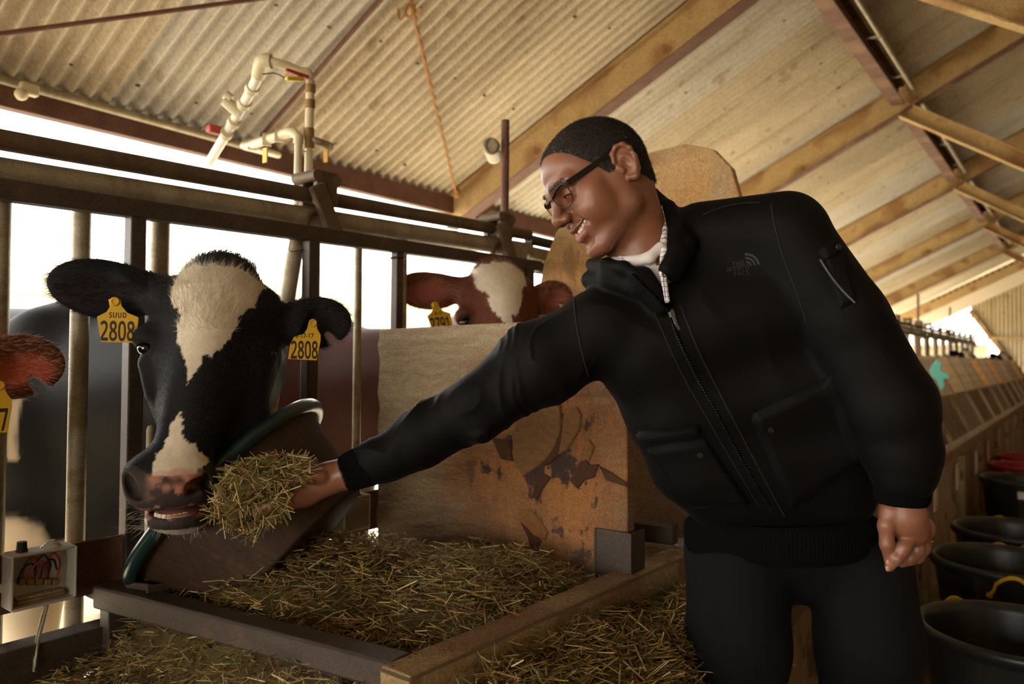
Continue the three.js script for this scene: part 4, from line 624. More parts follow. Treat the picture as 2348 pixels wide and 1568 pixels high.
function cow(o) { // o: name label, head matrix, body matrix, colours
  const g = thing('cow', o.label, 'cow', o.pos, 'cows'); const cell = o.cell ?? 0.006;
  const inv = new THREE.Matrix4().makeTranslation(-o.pos.x, -o.pos.y, -o.pos.z);
  const hm = inv.clone().multiply(o.head), bm = inv.clone().multiply(o.body);
  const hg = mesher(HEAD, headBox[0], headBox[1], cell, headCoat(o.base, o.white, o.inEar, o.blaze ?? BLAZE)), local = hg.clone(); hg.applyMatrix4(hm);
  const bg = mesher(BODY, bodyBoxes[0], bodyBoxes[1], o.bodyCell ?? 0.018, o.coat).applyMatrix4(bm);
  const all = mergeGeometries([hg, bg]); all.userData.local = true; planarUV(all); part('body', all, coatMat, g);
  const hgp = new THREE.Group(); hgp.name = 'head_details'; hgp.applyMatrix4(hm); g.add(hgp);
  const eye = (u, v, w, r) => { const e = new THREE.SphereGeometry(hr(r), 20, 14); const q = hp(u, v, w); e.translate(q.x, q.y, q.z); e.userData.local = true; return part('eye', e, eyeMat, hgp); }; eye(340, 800, 12, 19); eye(624, 808, -16, 17);
  if (o.tags) o.tags.forEach((t, i) => earTag(t.shape, t.w, phys({ map: tagTexture(t.small, t.big), roughness: 0.5 }), hgp, t.hole));
  if (o.mouth) {
    const tg = new THREE.SphereGeometry(1, 24, 14).scale(48 * HX, 9 * HS, 52 * HS).rotateX(0.1), q = hp(418, 1147, 106); tg.translate(q.x, q.y, q.z); tg.userData.local = true; part('tongue', tg, tongueMat, hgp);
    for (let i = 0; i < 7; i++) { const a = lerp(-0.95, 0.5, i / 6), t = new RoundedBoxGeometry(0.0095, 0.0085, 0.005, 2, 0.002).rotateY(a), p = hp(412 + Math.sin(a) * 46, 1152 - Math.abs(a + 0.2) * 4, 104 + Math.cos(a) * 46); t.translate(p.x, p.y, p.z); t.userData.local = true; part('tooth', t, toothMat, hgp); }
  }
  const nH = o.hair ?? 6000, L = [], up = V(0, 1, 0);
  const hl = scatter(local, nH, (p) => p.z > hr(-120)).map(([p, n, c]) => {
    const u = p.x / HX + 470, v = -p.y / HS + 850, w = p.z / HS; if (v > 1062 && w > 60 && v < 1165) return null; if (Math.hypot(u - 334, v - 798) < 22) return null;
    const ear = u < 345 && v < 760 && w < 20 || u > 650; let d;
    if (ear) d = V(u < 345 ? -1 : 1, (rnd() - 0.5) * 1.2 - 0.1, 0); else if (v < 765) d = V((u - 475) / 130 + (rnd() - 0.5) * 0.7, 1 - sst(700, 780, v) * 1.0 + (rnd() - 0.5) * 0.4, 0); else d = V((rnd() - 0.5) * 0.5, -1, 0);
    d.addScaledVector(n, -d.dot(n)).normalize().addScaledVector(n, ear ? 0.55 : v < 660 && v > 560 ? 0.6 : 0.32).normalize();
    const blaze = c[0] > 0.2; let l = ear ? rr(0.008, 0.02) : v < 615 ? rr(0.012, 0.026) : v < 765 ? (blaze ? rr(0.011, 0.019) : rr(0.007, 0.013)) : v > 1165 ? rr(0.004, 0.008) : rr(0.004, 0.008);
    const k = rr(0.75, 1.3), tip = ear && o.tip ? o.tip : c; return [p.clone().addScaledVector(n, -0.001), d, l, blaze ? 0.00042 : 0.00036, tip.map((x) => x * k)];
  }).filter(Boolean);
  hairs('short_hair', hl, hairMat, hgp);
  if (o.mouth) { const wk = []; for (let i = 0; i < 150; i++) { const left = rnd() < 0.62, u = left ? rr(318, 365) : rr(365, 480), v = left ? rr(1110, 1185) : rr(1178, 1196), p = hp(u, v, rr(60, 150)), d = V(left ? -1 : rr(-0.6, 0.6), left ? rr(-0.7, 0.25) : -1, rr(0, 0.7)).normalize(); wk.push([p, d, left ? rr(0.01, 0.028) : rr(0.006, 0.018), 0.00022, [0.7, 0.66, 0.56]]); } hairs('whiskers', wk, hairMat, hgp); }
  for (const k of [...hgp.children]) { hgp.updateMatrix(); k.applyMatrix4(hgp.matrix); g.add(k); } g.remove(hgp);
  return g;
}
const frameAt = (px, py, depth, yaw = 0, pitch = 0, roll = 0, scale = 1) => { // head frame turned towards the viewer, then yawed, pitched, rolled
  const p = at(px, py, depth), z = camera.position.clone().sub(p).normalize(), x = Y.clone().cross(z).normalize(), y = z.clone().cross(x), m = new THREE.Matrix4().makeBasis(x, y, z);
  m.multiply(new THREE.Matrix4().makeRotationFromEuler(new THREE.Euler(pitch, yaw, roll, 'YXZ'))).scale(V(scale, scale, scale)); return m.setPosition(p);
};
const stand = (x, z, turn = 0, s = 1) => new THREE.Matrix4().makeRotationY(turn).scale(V(s, s, s)).setPosition(x, 0.01, z);
const blackC = [0.012, 0.0115, 0.012], brownC = [0.13, 0.042, 0.022], creamC = [0.72, 0.62, 0.46];
{
  const spots = (x, y, z) => { const n = fbm3(x * 1.4 + 4, y * 1.4, z * 1.4 + 2, 3), f = (fbm3(x * 30, y * 30, z * 30, 2) - 0.5) * 0.03, a = sst(-0.015, 0.015, 0.84 + (n - 0.5) * 0.3 + f - y) * sst(0.015, -0.015, x + 0.07 + f), b = sst(-0.015, 0.015, 0.64 + (n - 0.5) * 0.2 + f - y), c = sst(0.02, 0.008, Math.abs(x + 0.06 - (y - 1.05) * 0.12 + (n - 0.5) * 0.05)) * (z > 0 && y > 0.98 && y < 1.16 ? 1 : 0); return Math.max(a, b, c); };
  const main = cow({ label: 'black and white cow with open mouth and cream blaze reaching for the hay', pos: V(-2.1, 0, -1.1), head: frameAt(470, 850, 1.6, 0, 0, 0, 1.012), body: stand(-2.14, -1.07), base: blackC, white: creamC, inEar: [0.02, 0.014, 0.013], cell: 0.0042, bodyCell: 0.014, hair: 42000, mouth: true,
    coat: (x, y, z) => { const w = spots(x, y, z), n = fbm3(x * 9, y * 9, z * 9, 2); return mix3([0.009, 0.009, 0.0095], creamC, w).map((q) => q * (0.8 + 0.4 * n)); },
    tags: [{ shape: TAGL, w: 8, small: 'SUUD', big: '2808', hole: [271, 698] }, { shape: TAGR, w: -6, small: '8-17-17', big: '2808', hole: [727, 734] }] });
  cow({ label: 'brown cow with white blaze peering over the wooden divider board', pos: V(-2.2, 0, -2.05), head: frameAt(1146, 766, 2.6, 0.4, -0.24, 0.12, 1.12), body: stand(-2.28, -2.0), base: brownC, white: creamC, inEar: [0.3, 0.09, 0.06], tip: [0.42, 0.22, 0.12], cell: 0.006, hair: 16000,
    coat: (x, y, z) => { const n = fbm3(x * 2 + 9, y * 2, z * 2, 3); const w = n > 0.62 && x < -0.3; return (w ? creamC : [0.06, 0.021, 0.014]).map((q) => q * (0.8 + 0.4 * n)); }, tags: [{ shape: TAGL.map(([u, v]) => [u - 26, v + 30]), w: 4, small: '8-17', big: '2791', hole: [245, 728] }] });
  cow({ label: 'reddish brown cow at the picture edge, only its ear showing, backlit glow painted in', pos: V(-2.1, 0, -0.25), head: frameAt(-350, 1010, 1.32, 0, 0, 0.04, 1.12), body: stand(-2.0, 0.12), base: brownC, white: creamC, inEar: [0.5, 0.1, 0.055], tip: [0.6, 0.38, 0.24], cell: 0.006, hair: 14000, coat: (x, y, z) => { const n = fbm3(x * 2 + 1, y * 2, z * 2, 3); return (n > 0.6 ? creamC : [0.11, 0.04, 0.022]).map((q) => q * (0.8 + 0.4 * n)); }, tags: [{ shape: TAGR.map(([u, v]) => [u - 22, v + 34]), w: -2, small: '8-17', big: '2807', hole: [705, 768] }] });  // bright red inner ear colour stands in for daylight passing through it
  const far = (dz, label, dx = 0) => { const c = main.clone(); c.name = numbered('cow'); c.position.z += dz; c.position.x += dx; scene.add(c); c.userData = { ...main.userData, label, group: 'cows' }; };
  far(-12.6, 'distant black and white cow looking over the boards far along the row'); far(-15.7, 'farthest black and white cow in front of the gable wall', 0.25);
  cow({ label: 'white cow standing crosswise in the sun behind the black cow', pos: V(-4.6, 0, -2.0), head: new THREE.Matrix4().makeRotationY(Math.PI * 0.95).setPosition(-4.45, 1.25, -3.5), body: stand(-4.45, -2.55, Math.PI / 2, 1.1), base: [0.7, 0.66, 0.58], white: creamC, inEar: null, cell: 0.009, bodyCell: 0.025, hair: 10, coat: (x, y, z) => [0.74, 0.7, 0.62] });
}
console.log('cows');

// ------------------------------------------------------------------ the man
const person = thing('person', 'man in black bomber jacket and glasses leaning to feed hay to the cow', 'person', V(-0.45, 0, -1.65));
const PX = (r, d) => r * d / F;
const capP = (b, a, c, k = 20) => b.cap(at(a[0], a[1], a[2]), at(c[0], c[1], c[2]), PX(a[3], a[2]), PX(c[3], c[2]), PX(k, a[2]));
const chain = (b, pts, k) => { for (let i = 0; i + 1 < pts.length; i++) capP(b, pts[i], pts[i + 1], k); return b; };
const boundsOf = (pts, pad) => { const lo = V(1e9, 1e9, 1e9), hi = V(-1e9, -1e9, -1e9); for (const q of pts) { const p = at(q[0], q[1], q[2]); lo.min(p); hi.max(p); } return [lo.subScalar(pad), hi.addScalar(pad)]; };
// --- head frame: x to his left ear, y up, z out of the face
const hO = at(1373, 411, 1.47), psi = 0.31, fi = cR.clone().multiplyScalar(-0.809).addScaledVector(cU, -0.588);
const hZ = fi.clone().multiplyScalar(Math.cos(psi)).addScaledVector(cB, Math.sin(psi)), hY = cR.clone().multiplyScalar(-0.588).addScaledVector(cU, 0.809), hXx = hY.clone().cross(hZ);
const headM = new THREE.Matrix4().makeBasis(hXx, hY, hZ).setPosition(hO), headI = headM.clone().invert();
const skinCol = (x, y, z, mx = 0, my = 0, mz = 0) => { const n = fbm3(x * 60, y * 60, z * 60, 3), m = fbm3(x * 14 + 5, y * 14, z * 14, 2); return mix3([0.205, 0.084, 0.044], [0.275, 0.107, 0.058], m).map((q) => q * (0.88 + 0.24 * n)); };
const hairline = (z) => { const P = [[-0.12, -0.085], [-0.06, -0.06], [-0.035, -0.03], [-0.01, -0.012], [0.018, -0.008], [0.03, 0.02], [0.042, 0.04], [0.058, 0.074], [0.078, 0.104], [0.13, 0.13]]; for (let i = 1; i < P.length; i++) if (z < P[i][0]) { const t = clamp((z - P[i - 1][0]) / (P[i][0] - P[i - 1][0])); return lerp(P[i - 1][1], P[i][1], t); } return 0.13; };
const hb = new Blob();
{
  const e = (x, y, z, a, b, c, k = 0.015, sub = false, rx = 0) => { const ax = rx ? [V(Math.cos(rx), 0, Math.sin(rx)), V(0, 1, 0), V(-Math.sin(rx), 0, Math.cos(rx))] : null; hb.ell(V(x, y, z), [a, b, c], k, ax, sub); };
  const c = (x1, y1, z1, r1, x2, y2, z2, r2, k = 0.012, sub = false) => hb.cap(V(x1, y1, z1), V(x2, y2, z2), r1, r2, k, sub);
  e(0, 0.02, -0.008, 0.077, 0.094, 0.105); e(0, 0.044, 0.04, 0.06, 0.05, 0.052, 0.02); e(0, -0.035, 0.045, 0.058, 0.07, 0.05, 0.02);
  e(0, -0.085, 0.042, 0.042, 0.032, 0.05, 0.02); e(0, -0.062, 0.08, 0.034, 0.032, 0.026, 0.018); e(0, -0.106, 0.091, 0.021, 0.016, 0.019, 0.014);
  for (const s of [-1, 1]) {
    c(s * 0.012, 0.026, 0.097, 0.011, s * 0.046, 0.025, 0.078, 0.01, 0.016); e(s * 0.053, -0.016, 0.054, 0.02, 0.019, 0.022, 0.02); e(s * 0.042, -0.04, 0.07, 0.022, 0.02, 0.023, 0.024); e(s * 0.045, -0.055, 0.045, 0.02, 0.025, 0.025, 0.03);
    c(s * 0.056, -0.02, 0.0, 0.02, s * 0.053, -0.075, 0.006, 0.017, 0.02); c(s * 0.052, -0.075, 0.006, 0.017, s * 0.02, -0.108, 0.08, 0.016, 0.02);
  }
  for (const s of [-1, 1]) { e(s * 0.033, 0.005, 0.108, 0.02, 0.013, 0.015, 0.014, true); hb.ell(V(s * 0.033, 0.003, 0.081), [0.015, 0.0145, 0.0145], 0.006); c(s * 0.02, 0.0035, 0.0955, 0.0016, s * 0.046, 0.0005, 0.0855, 0.0014, 0.002, true); }
  c(0, 0.014, 0.099, 0.0085, 0, -0.02, 0.12, 0.0105, 0.014); hb.ell(V(0, -0.024, 0.121), [0.0125, 0.0115, 0.0115], 0.008);
  for (const s of [-1, 1]) { e(s * 0.0135, -0.029, 0.109, 0.0085, 0.0085, 0.0115, 0.007); c(s * 0.02, -0.034, 0.102, 0.002, s * 0.036, -0.057, 0.091, 0.0005, 0.012, true); }
  for (const s of [-1, 1]) { // smiling lips
    c(0, -0.0535, 0.109, 0.0056, s * 0.017, -0.0525, 0.102, 0.0048, 0.005); c(s * 0.017, -0.0525, 0.102, 0.0048, s * 0.032, -0.047, 0.084, 0.003, 0.005);
    c(0, -0.0755, 0.105, 0.0068, s * 0.016, -0.0715, 0.099, 0.006, 0.005); c(s * 0.016, -0.0715, 0.099, 0.006, s * 0.032, -0.05, 0.083, 0.0032, 0.005);
    c(0, -0.0645, 0.112, 0.0052, s * 0.017, -0.061, 0.104, 0.0046, 0.003, true); c(s * 0.017, -0.061, 0.104, 0.0046, s * 0.0305, -0.0505, 0.089, 0.002, 0.003, true);
    e(s * 0.0068, -0.0375, 0.112, 0.0042, 0.0038, 0.007, 0.003, true); c(0, -0.092, 0.11, 0.003, s * 0.016, -0.089, 0.1, 0.003, 0.012, true);
  }
  for (const s of [-1, 1]) { // ears
    const X = (x, y, z) => V(s * (x), y, z);
    hb.ell(X(0.08, -0.012, -0.022), [0.0075, 0.033, 0.02], 0.008, [V(Math.cos(0.45), 0, s * Math.sin(0.45)), Y, V(-s * Math.sin(0.45), 0, Math.cos(0.45))]);
    const rim = [[0.078, 0.0, 0.0, 0.004], [0.081, 0.015, -0.006, 0.0042], [0.085, 0.0225, -0.018, 0.0042], [0.0885, 0.019, -0.03, 0.0042], [0.09, 0.006, -0.037, 0.004], [0.089, -0.012, -0.037, 0.004], [0.086, -0.028, -0.029, 0.004], [0.083, -0.043, -0.018, 0.006], [0.078, -0.038, -0.008, 0.005]];
    for (let i = 0; i + 1 < rim.length; i++) hb.cap(X(...rim[i].slice(0, 3)), X(...rim[i + 1].slice(0, 3)), rim[i][3], rim[i + 1][3], 0.004);
    hb.ell(X(0.092, -0.014, -0.016), [0.011, 0.014, 0.008], 0.005, null, true); hb.cap(X(0.089, 0.012, -0.018), X(0.092, -0.002, -0.032), 0.0028, 0.0028, 0.005, true);
    hb.cap(X(0.079, -0.012, -0.002), X(0.081, -0.022, -0.004), 0.0045, 0.004, 0.005);
  }
  const nb = at(1476, 600, 1.5).applyMatrix4(headI); hb.cap(V(0, -0.05, -0.03), nb, 0.057, 0.062, 0.03); hb.cap(nb, at(1530, 720, 1.55).applyMatrix4(headI), 0.06, 0.06, 0.03);
}
const headF = hb.f();
const hg0 = mesher(headF, V(-0.11, -0.3, -0.22), V(0.11, 0.13, 0.14), 0.0026, (x, y, z) => {
  let c = skinCol(x, y, z); const n = fbm3(x * 300, y * 300, z * 300, 2);
  const lipU = Math.abs(y + 0.0535 + (Math.abs(x) > 0.017 ? -(Math.abs(x) - 0.017) * 0.4 : 0)) < 0.0065 && z > 0.082 && Math.abs(x) < 0.033, lipL = Math.abs(y + 0.0745 - Math.abs(x) * 0.5) < 0.0085 && z > 0.085 && Math.abs(x) < 0.03;
  if (lipU) c = [0.17, 0.058, 0.04]; if (lipL) c = [0.3, 0.105, 0.08];
  if (y < -0.056 && y > -0.07 && z > 0.08 && Math.abs(x) < 0.024 && headF(x, y, z + 0.006) < 0) c = [0.1, 0.03, 0.025];
  if (z > 0.06 && y > 0.022 && y < 0.036 && Math.abs(x) > 0.012 && Math.abs(x) < 0.054 ) c = mix3(c, [0.03, 0.015, 0.012], 0.55 * sst(0.054, 0.044, Math.abs(x))); // eyebrows
  if (y < -0.07 && z > 0.02) c = mix3(c, [0.1, 0.05, 0.035], 0.25 * sst(0.4, 0.6, n)); // shaved stubble
  if (y > hairline(z) - 0.002 && z < 0.09 && !(Math.abs(x) > 0.0795 && y < 0.025 && z < 0.004 && z > -0.046)) c = mix3(c, [0.03, 0.018, 0.013], 0.85);
  return c;
});
const headLocal = hg0.clone();
const headGeo = hg0.applyMatrix4(headM);
// --- hands and the hidden rest of the body
const rh = new Blob(), RHd = 1.49;
chain(rh, [[880, 1055, 1.49, 33], [800, 1083, 1.49, 32], [752, 1097, 1.49, 33], [700, 1118, 1.49, 38], [650, 1138, 1.49, 36]], 24);
rh.ell(at(672, 1128, 1.49), [PX(62, 1.49), PX(30, 1.49), 0.042], 0.012, [cR.clone().multiplyScalar(0.93).addScaledVector(cU, 0.36), cU.clone().multiplyScalar(0.93).addScaledVector(cR, -0.36), cB]);
[[1.445, 0, 0], [1.472, -6, 8], [1.5, -8, 10], [1.527, 2, 4]].forEach(([d, dx, dy]) => chain(rh, [[650, 1140, d, 15], [604, 1164 + dy, d, 13.5], [566 + dx, 1168 + dy, d, 12], [538 + dx, 1150 + dy, d - 0.004, 10.5]], 5));
chain(rh, [[735, 1092, 1.46, 18], [692, 1096, 1.44, 14], [655, 1108, 1.44, 11]], 8);
const lh = new Blob();
chain(lh, [[2068, 1110, 1.42, 34], [2070, 1160, 1.42, 38], [2074, 1185, 1.42, 44], [2092, 1215, 1.425, 36]], 22); chain(lh, [[2050, 1180, 1.42, 30], [2112, 1212, 1.45, 30]], 20);
chain(lh, [[2040, 1172, 1.41, 22], [2032, 1205, 1.405, 18], [2034, 1248, 1.405, 15.5], [2040, 1284, 1.41, 12]], 8);
chain(lh, [[2088, 1222, 1.415, 19], [2072, 1256, 1.4, 16], [2056, 1280, 1.4, 13.5], [2040, 1300, 1.405, 10.5]], 7);
chain(lh, [[2106, 1222, 1.43, 18], [2102, 1262, 1.425, 15.5], [2086, 1282, 1.43, 13], [2068, 1290, 1.44, 11]], 6);
chain(lh, [[2116, 1220, 1.455, 17], [2116, 1258, 1.455, 15], [2104, 1278, 1.46, 13], [2084, 1286, 1.47, 11]], 6); chain(lh, [[2118, 1215, 1.48, 15], [2122, 1248, 1.485, 13], [2112, 1266, 1.49, 11], [2096, 1272, 1.495, 10]], 6);
const core = new Blob();
chain(core, [[1530, 700, 1.55, 60], [1640, 820, 1.55, 85], [1760, 1120, 1.6, 80]], 40); chain(core, [[1600, 740, 1.54, 50], [1390, 770, 1.5, 45], [1090, 940, 1.49, 38], [850, 1063, 1.49, 30]], 30); chain(core, [[1680, 680, 1.54, 50], [1815, 580, 1.47, 45], [1960, 790, 1.44, 40], [2055, 960, 1.42, 36], [2068, 1130, 1.42, 32]], 30);
chain(core, [[1720, 1200, 1.6, 70], [1690, 1400, 1.59, 70], [1690, 1690, 1.57, 55], [1700, 2000, 1.6, 38]], 30); chain(core, [[1880, 1200, 1.6, 70], [1985, 1400, 1.61, 70], [1985, 1690, 1.63, 55], [1985, 2000, 1.68, 38]], 30);
const hand = (b, bb) => mesher(b.f(), bb[0], bb[1], 0.003, (x, y, z) => skinCol(x, y, z).map((q) => q * 1.0));
const rhG = hand(rh, boundsOf([[900, 1020, 1.44], [520, 1200, 1.54], [700, 1040, 1.4]], 0.03)), lhG = hand(lh, boundsOf([[2000, 1080, 1.38], [2160, 1320, 1.52]], 0.03));
const coG = mesher(core.f(), V(-1.3, -0.02, -2.3), V(0.1, 1.7, -0.6), 0.016, skinCol);
{ const body = mergeGeometries([headGeo, rhG, lhG, coG]); planarUV(body); part('body', body, phys({ vertexColors: true, roughness: 0.4, bumpMap: T.grain, bumpScale: 0.0004, specularIntensity: 1.0 }), person); }
{ // finger nails, ring
  const nail = (x, y, d, a) => new THREE.SphereGeometry(1, 10, 8).scale(0.0045, 0.006, 0.0022).applyMatrix4(new THREE.Matrix4().makeBasis(cR, cU, cB)).translate(...at(x, y, d).toArray());
  part('fingernail', nail(2037, 1289, 1.401), mat({ color: 0xb98d78, roughness: 0.35 }), person); part('fingernail', nail(2036, 1303, 1.398), mat({ color: 0xb98d78, roughness: 0.35 }), person);
  const q = at(2121, 1240, 1.456), rg = new THREE.TorusGeometry(0.0135, 0.0014, 8, 28).rotateX(1.45).translate(q.x, q.y, q.z); part('ring', rg, phys({ color: 0xd0a850, metalness: 1, roughness: 0.2 }), person, 'thin gold ring');
}
// --- details on the head, in its own frame
const headG = new THREE.Group(); headG.name = 'head_details'; headG.applyMatrix4(new THREE.Matrix4().makeTranslation(-person.position.x, 0, -person.position.z).multiply(headM)); person.add(headG);
const hpart = (n, g, m, p = headG, l) => { g.userData.local = true; return part(n, g, m, p, l); };
{
  const isHair = (x, y, z) => y > hairline(z) && z < 0.1 && Math.abs(x) < 0.0795;
  const shell = mesher((x, y, z) => { const d = Math.abs(headF(x, y, z) - 0.0002) - 0.0016, h = hairline(z) + (fbm3(x * 160, y * 160, z * 160, 2) - 0.5) * 0.008 - y; return Math.max(d, h * 0.7, Math.abs(x) - 0.0765 - Math.max(0, y - 0.02) * 0.3, z - 0.095); }, V(-0.1, -0.1, -0.13), V(0.1, 0.13, 0.11), 0.003, (x, y, z) => { const n = fbm3(x * 220, y * 220, z * 220, 2), g = sst(0.0, 0.06, z) * sst(0.5, 0.7, n) * 0.5; return mix3([0.022, 0.014, 0.011], [0.16, 0.14, 0.12], g); });
  hpart('hair', planarUV(shell), mat({ vertexColors: true, roughness: 0.8 }));
  const L = scatter(headLocal, 40000, (p) => isHair(p.x, p.y, p.z) && p.y > -0.08).map(([p, n]) => { const d = n.clone().add(V((rnd() - 0.5) * 0.9, -0.4 + (rnd() - 0.5) * 0.6, 0.3 + (rnd() - 0.5) * 0.6)).normalize(), grey = rnd() < 0.05 + 0.2 * sst(0.0, 0.05, p.z); return [p, d, rr(0.004, 0.0075), 0.00022, grey ? [0.3, 0.27, 0.24] : [0.02, 0.013, 0.011]]; });
  for (let i = 0; i < 420; i++) { const s = i % 2 ? 1 : -1, t = rnd(), q = V(s * lerp(0.012, 0.052, t), 0.029 + 0.004 * Math.sin(t * 3) + rr(-0.004, 0.004), 0.12), p2 = q.clone(); for (let k = 0; k < 30; k++) { const d = headF(p2.x, p2.y, p2.z); if (d < 0.0005) break; p2.z -= d * 0.8; } L.push([p2, V(s * 0.9, 0.35 - t * 0.6, 0.35).normalize(), rr(0.005, 0.008), 0.00025, [0.02, 0.013, 0.011]]); }
  hairs('cropped_hair', L, mat({ roughness: 0.6 }), headG);
  // teeth
  for (let i = -4; i <= 4; i++) { const a = i * 0.24, w = Math.abs(i) === 1 || i === 0 ? 0.0078 : 0.0068; const t = new RoundedBoxGeometry(w, 0.0115 - Math.abs(i) * 0.0008, 0.005, 3, 0.0018).rotateY(a).translate(Math.sin(a) * 0.0305, -0.061 + i * i * 0.0004, 0.072 + Math.cos(a) * 0.0305); hpart('tooth', t, mat({ color: 0xe6d8bd, roughness: 0.3 })); }
  for (const s of [-1, 1]) { const e = new THREE.SphereGeometry(0.0136, 24, 16).translate(s * 0.033, 0.003, 0.0806), o = hpart('eye', e, phys({ color: 0xd8d0c6, roughness: 0.15 })); hpart('iris', new THREE.SphereGeometry(0.0064, 16, 12).scale(1, 1, 0.5).translate(s * 0.032 - 0.003, 0.0015, 0.0912), eyeMat, o); }
  for (const s of [-1, 1]) { const pts = [[0.021, 0.0048], [0.027, 0.0056], [0.033, 0.0052], [0.039, 0.0038], [0.046, 0.0012]].map(([x, y]) => { const q = V(s * x, y, 0.125); for (let k = 0; k < 60; k++) { const d = headF(q.x, q.y, q.z); if (d < 0.0004) break; q.z -= Math.max(0.0003, d * 0.8); } q.z += 0.0006; return q; }); hpart('eyelashes', new THREE.TubeGeometry(new THREE.CatmullRomCurve3(pts), 20, 0.0012, 5), mat({ color: 0x0d0806, roughness: 0.8 })); }
  // glasses
  const gl = new THREE.Group(); gl.name = 'glasses'; headG.add(gl); const black = phys({ color: 0x14120f, roughness: 0.35, metalness: 0.2 }), thin = phys({ color: 0x3a3632, roughness: 0.3, metalness: 0.7 });
  for (const s of [-1, 1]) {
    const P = [[0.011, 0.018], [0.03, 0.0235], [0.054, 0.0245], [0.061, 0.019], [0.0605, 0.004], [0.056, -0.008], [0.045, -0.0135], [0.03, -0.013], [0.018, -0.007], [0.011, 0.006]], zz = (x) => 0.1095 - (x - 0.01) * 0.24 - 0.25 * (x - 0.01) ** 2;
    const pts = P.map(([x, y]) => V(s * x, y - 0.001, zz(x))); const rim = new THREE.TubeGeometry(new THREE.CatmullRomCurve3(pts, true, 'catmullrom', 0.35), 60, 0.0011, 6, true); hpart('rim', rim, thin, gl);
    hpart('brow_bar', new THREE.TubeGeometry(new THREE.CatmullRomCurve3([pts[0], pts[1], pts[2], pts[3]]), 24, 0.0021, 6), black, gl);
    const sh = new THREE.Shape(P.map(([x, y]) => new THREE.Vector2(s * x, y - 0.001))), lg = new THREE.ShapeGeometry(sh, 4), lp = lg.attributes.position; for (let i = 0; i < lp.count; i++) lp.setZ(i, zz(Math.abs(lp.getX(i)))); lg.computeVertexNormals(); hpart('lens', lg, phys({ color: 0xf6f2f0, transmission: 1, roughness: 0.02, thickness: 0, ior: 1.5, side: THREE.DoubleSide }), gl);
    const tm = []; const A = V(s * 0.0635, 0.0185, 0.094), B = V(s * 0.0775, 0.0175, 0.0), C = V(s * 0.083, 0.012, -0.03); hpart('hinge', bar(V(s * 0.059, 0.0205, 0.0965), A, 0.006, 0.003, V(s, 0, 0), 0.001), thin, gl);
    hpart('temple', merge([bar(A, B, 0.0105, 0.0032, V(s, 0, 0), 0.0012), bar(B, C, 0.006, 0.003, V(s, 0, 0), 0.001)]), black, gl);
  }
  hpart('bridge', new THREE.TubeGeometry(new THREE.CatmullRomCurve3([V(0.011, 0.013, 0.109), V(0.005, 0.0165, 0.1125), V(-0.005, 0.0165, 0.1125), V(-0.011, 0.013, 0.109)]), 14, 0.0015, 6), thin, gl);
}
headG.updateMatrix(); for (const k of [...headG.children]) { k.applyMatrix4(headG.matrix); person.add(k); } person.remove(headG);
// --- jacket
const jk = new Blob();
capP(jk, [1612, 548, 1.53, 84], [1800, 528, 1.48, 90], 30); capP(jk, [1455, 700, 1.51, 74], [1375, 748, 1.5, 88], 30); capP(jk, [1480, 800, 1.52, 122], [1830, 690, 1.52, 128], 50); capP(jk, [1540, 700, 1.54, 95], [1700, 640, 1.54, 105], 50);
capP(jk, [1542, 935, 1.54, 112], [1862, 870, 1.54, 122], 60); capP(jk, [1594, 1050, 1.57, 110], [1884, 1010, 1.57, 118], 60); capP(jk, [1672, 1128, 1.6, 100], [1895, 1118, 1.6, 106], 60);
chain(jk, [[1380, 755, 1.5, 90], [1235, 838, 1.5, 90], [1085, 942, 1.49, 70], [960, 1005, 1.49, 60], [868, 1056, 1.49, 50]], 24);
chain(jk, [[1812, 552, 1.47, 92], [1935, 735, 1.44, 92], [2040, 930, 1.42, 92], [2066, 1035, 1.42, 76], [2070, 1082, 1.42, 64]], 24);
// standing collar and opened front edges
chain(jk, [[1494, 448, 1.57, 16], [1530, 480, 1.51, 17], [1552, 525, 1.46, 18], [1550, 575, 1.43, 18], [1528, 618, 1.41, 16]], 10); chain(jk, [[1530, 480, 1.57, 20], [1566, 520, 1.5, 20], [1572, 566, 1.45, 20], [1545, 625, 1.42, 20]], 14);
chain(jk, [[1356, 606, 1.53, 14], [1392, 608, 1.455, 16], [1430, 614, 1.425, 15], [1452, 626, 1.41, 12]], 10); chain(jk, [[1352, 642, 1.52, 22], [1400, 640, 1.46, 24], [1460, 660, 1.43, 22]], 16); chain(jk, [[1470, 640, 1.425, 30], [1515, 700, 1.43, 26]], 16);
const armD = at(900, 1040, 1.49).sub(at(1380, 755, 1.5)).normalize(), armL = at(2060, 1000, 1.42).sub(at(1830, 560, 1.47)).normalize();
const jraw = jk.f(), shR = at(1350, 770, 1.5), elR = at(1085, 942, 1.49);
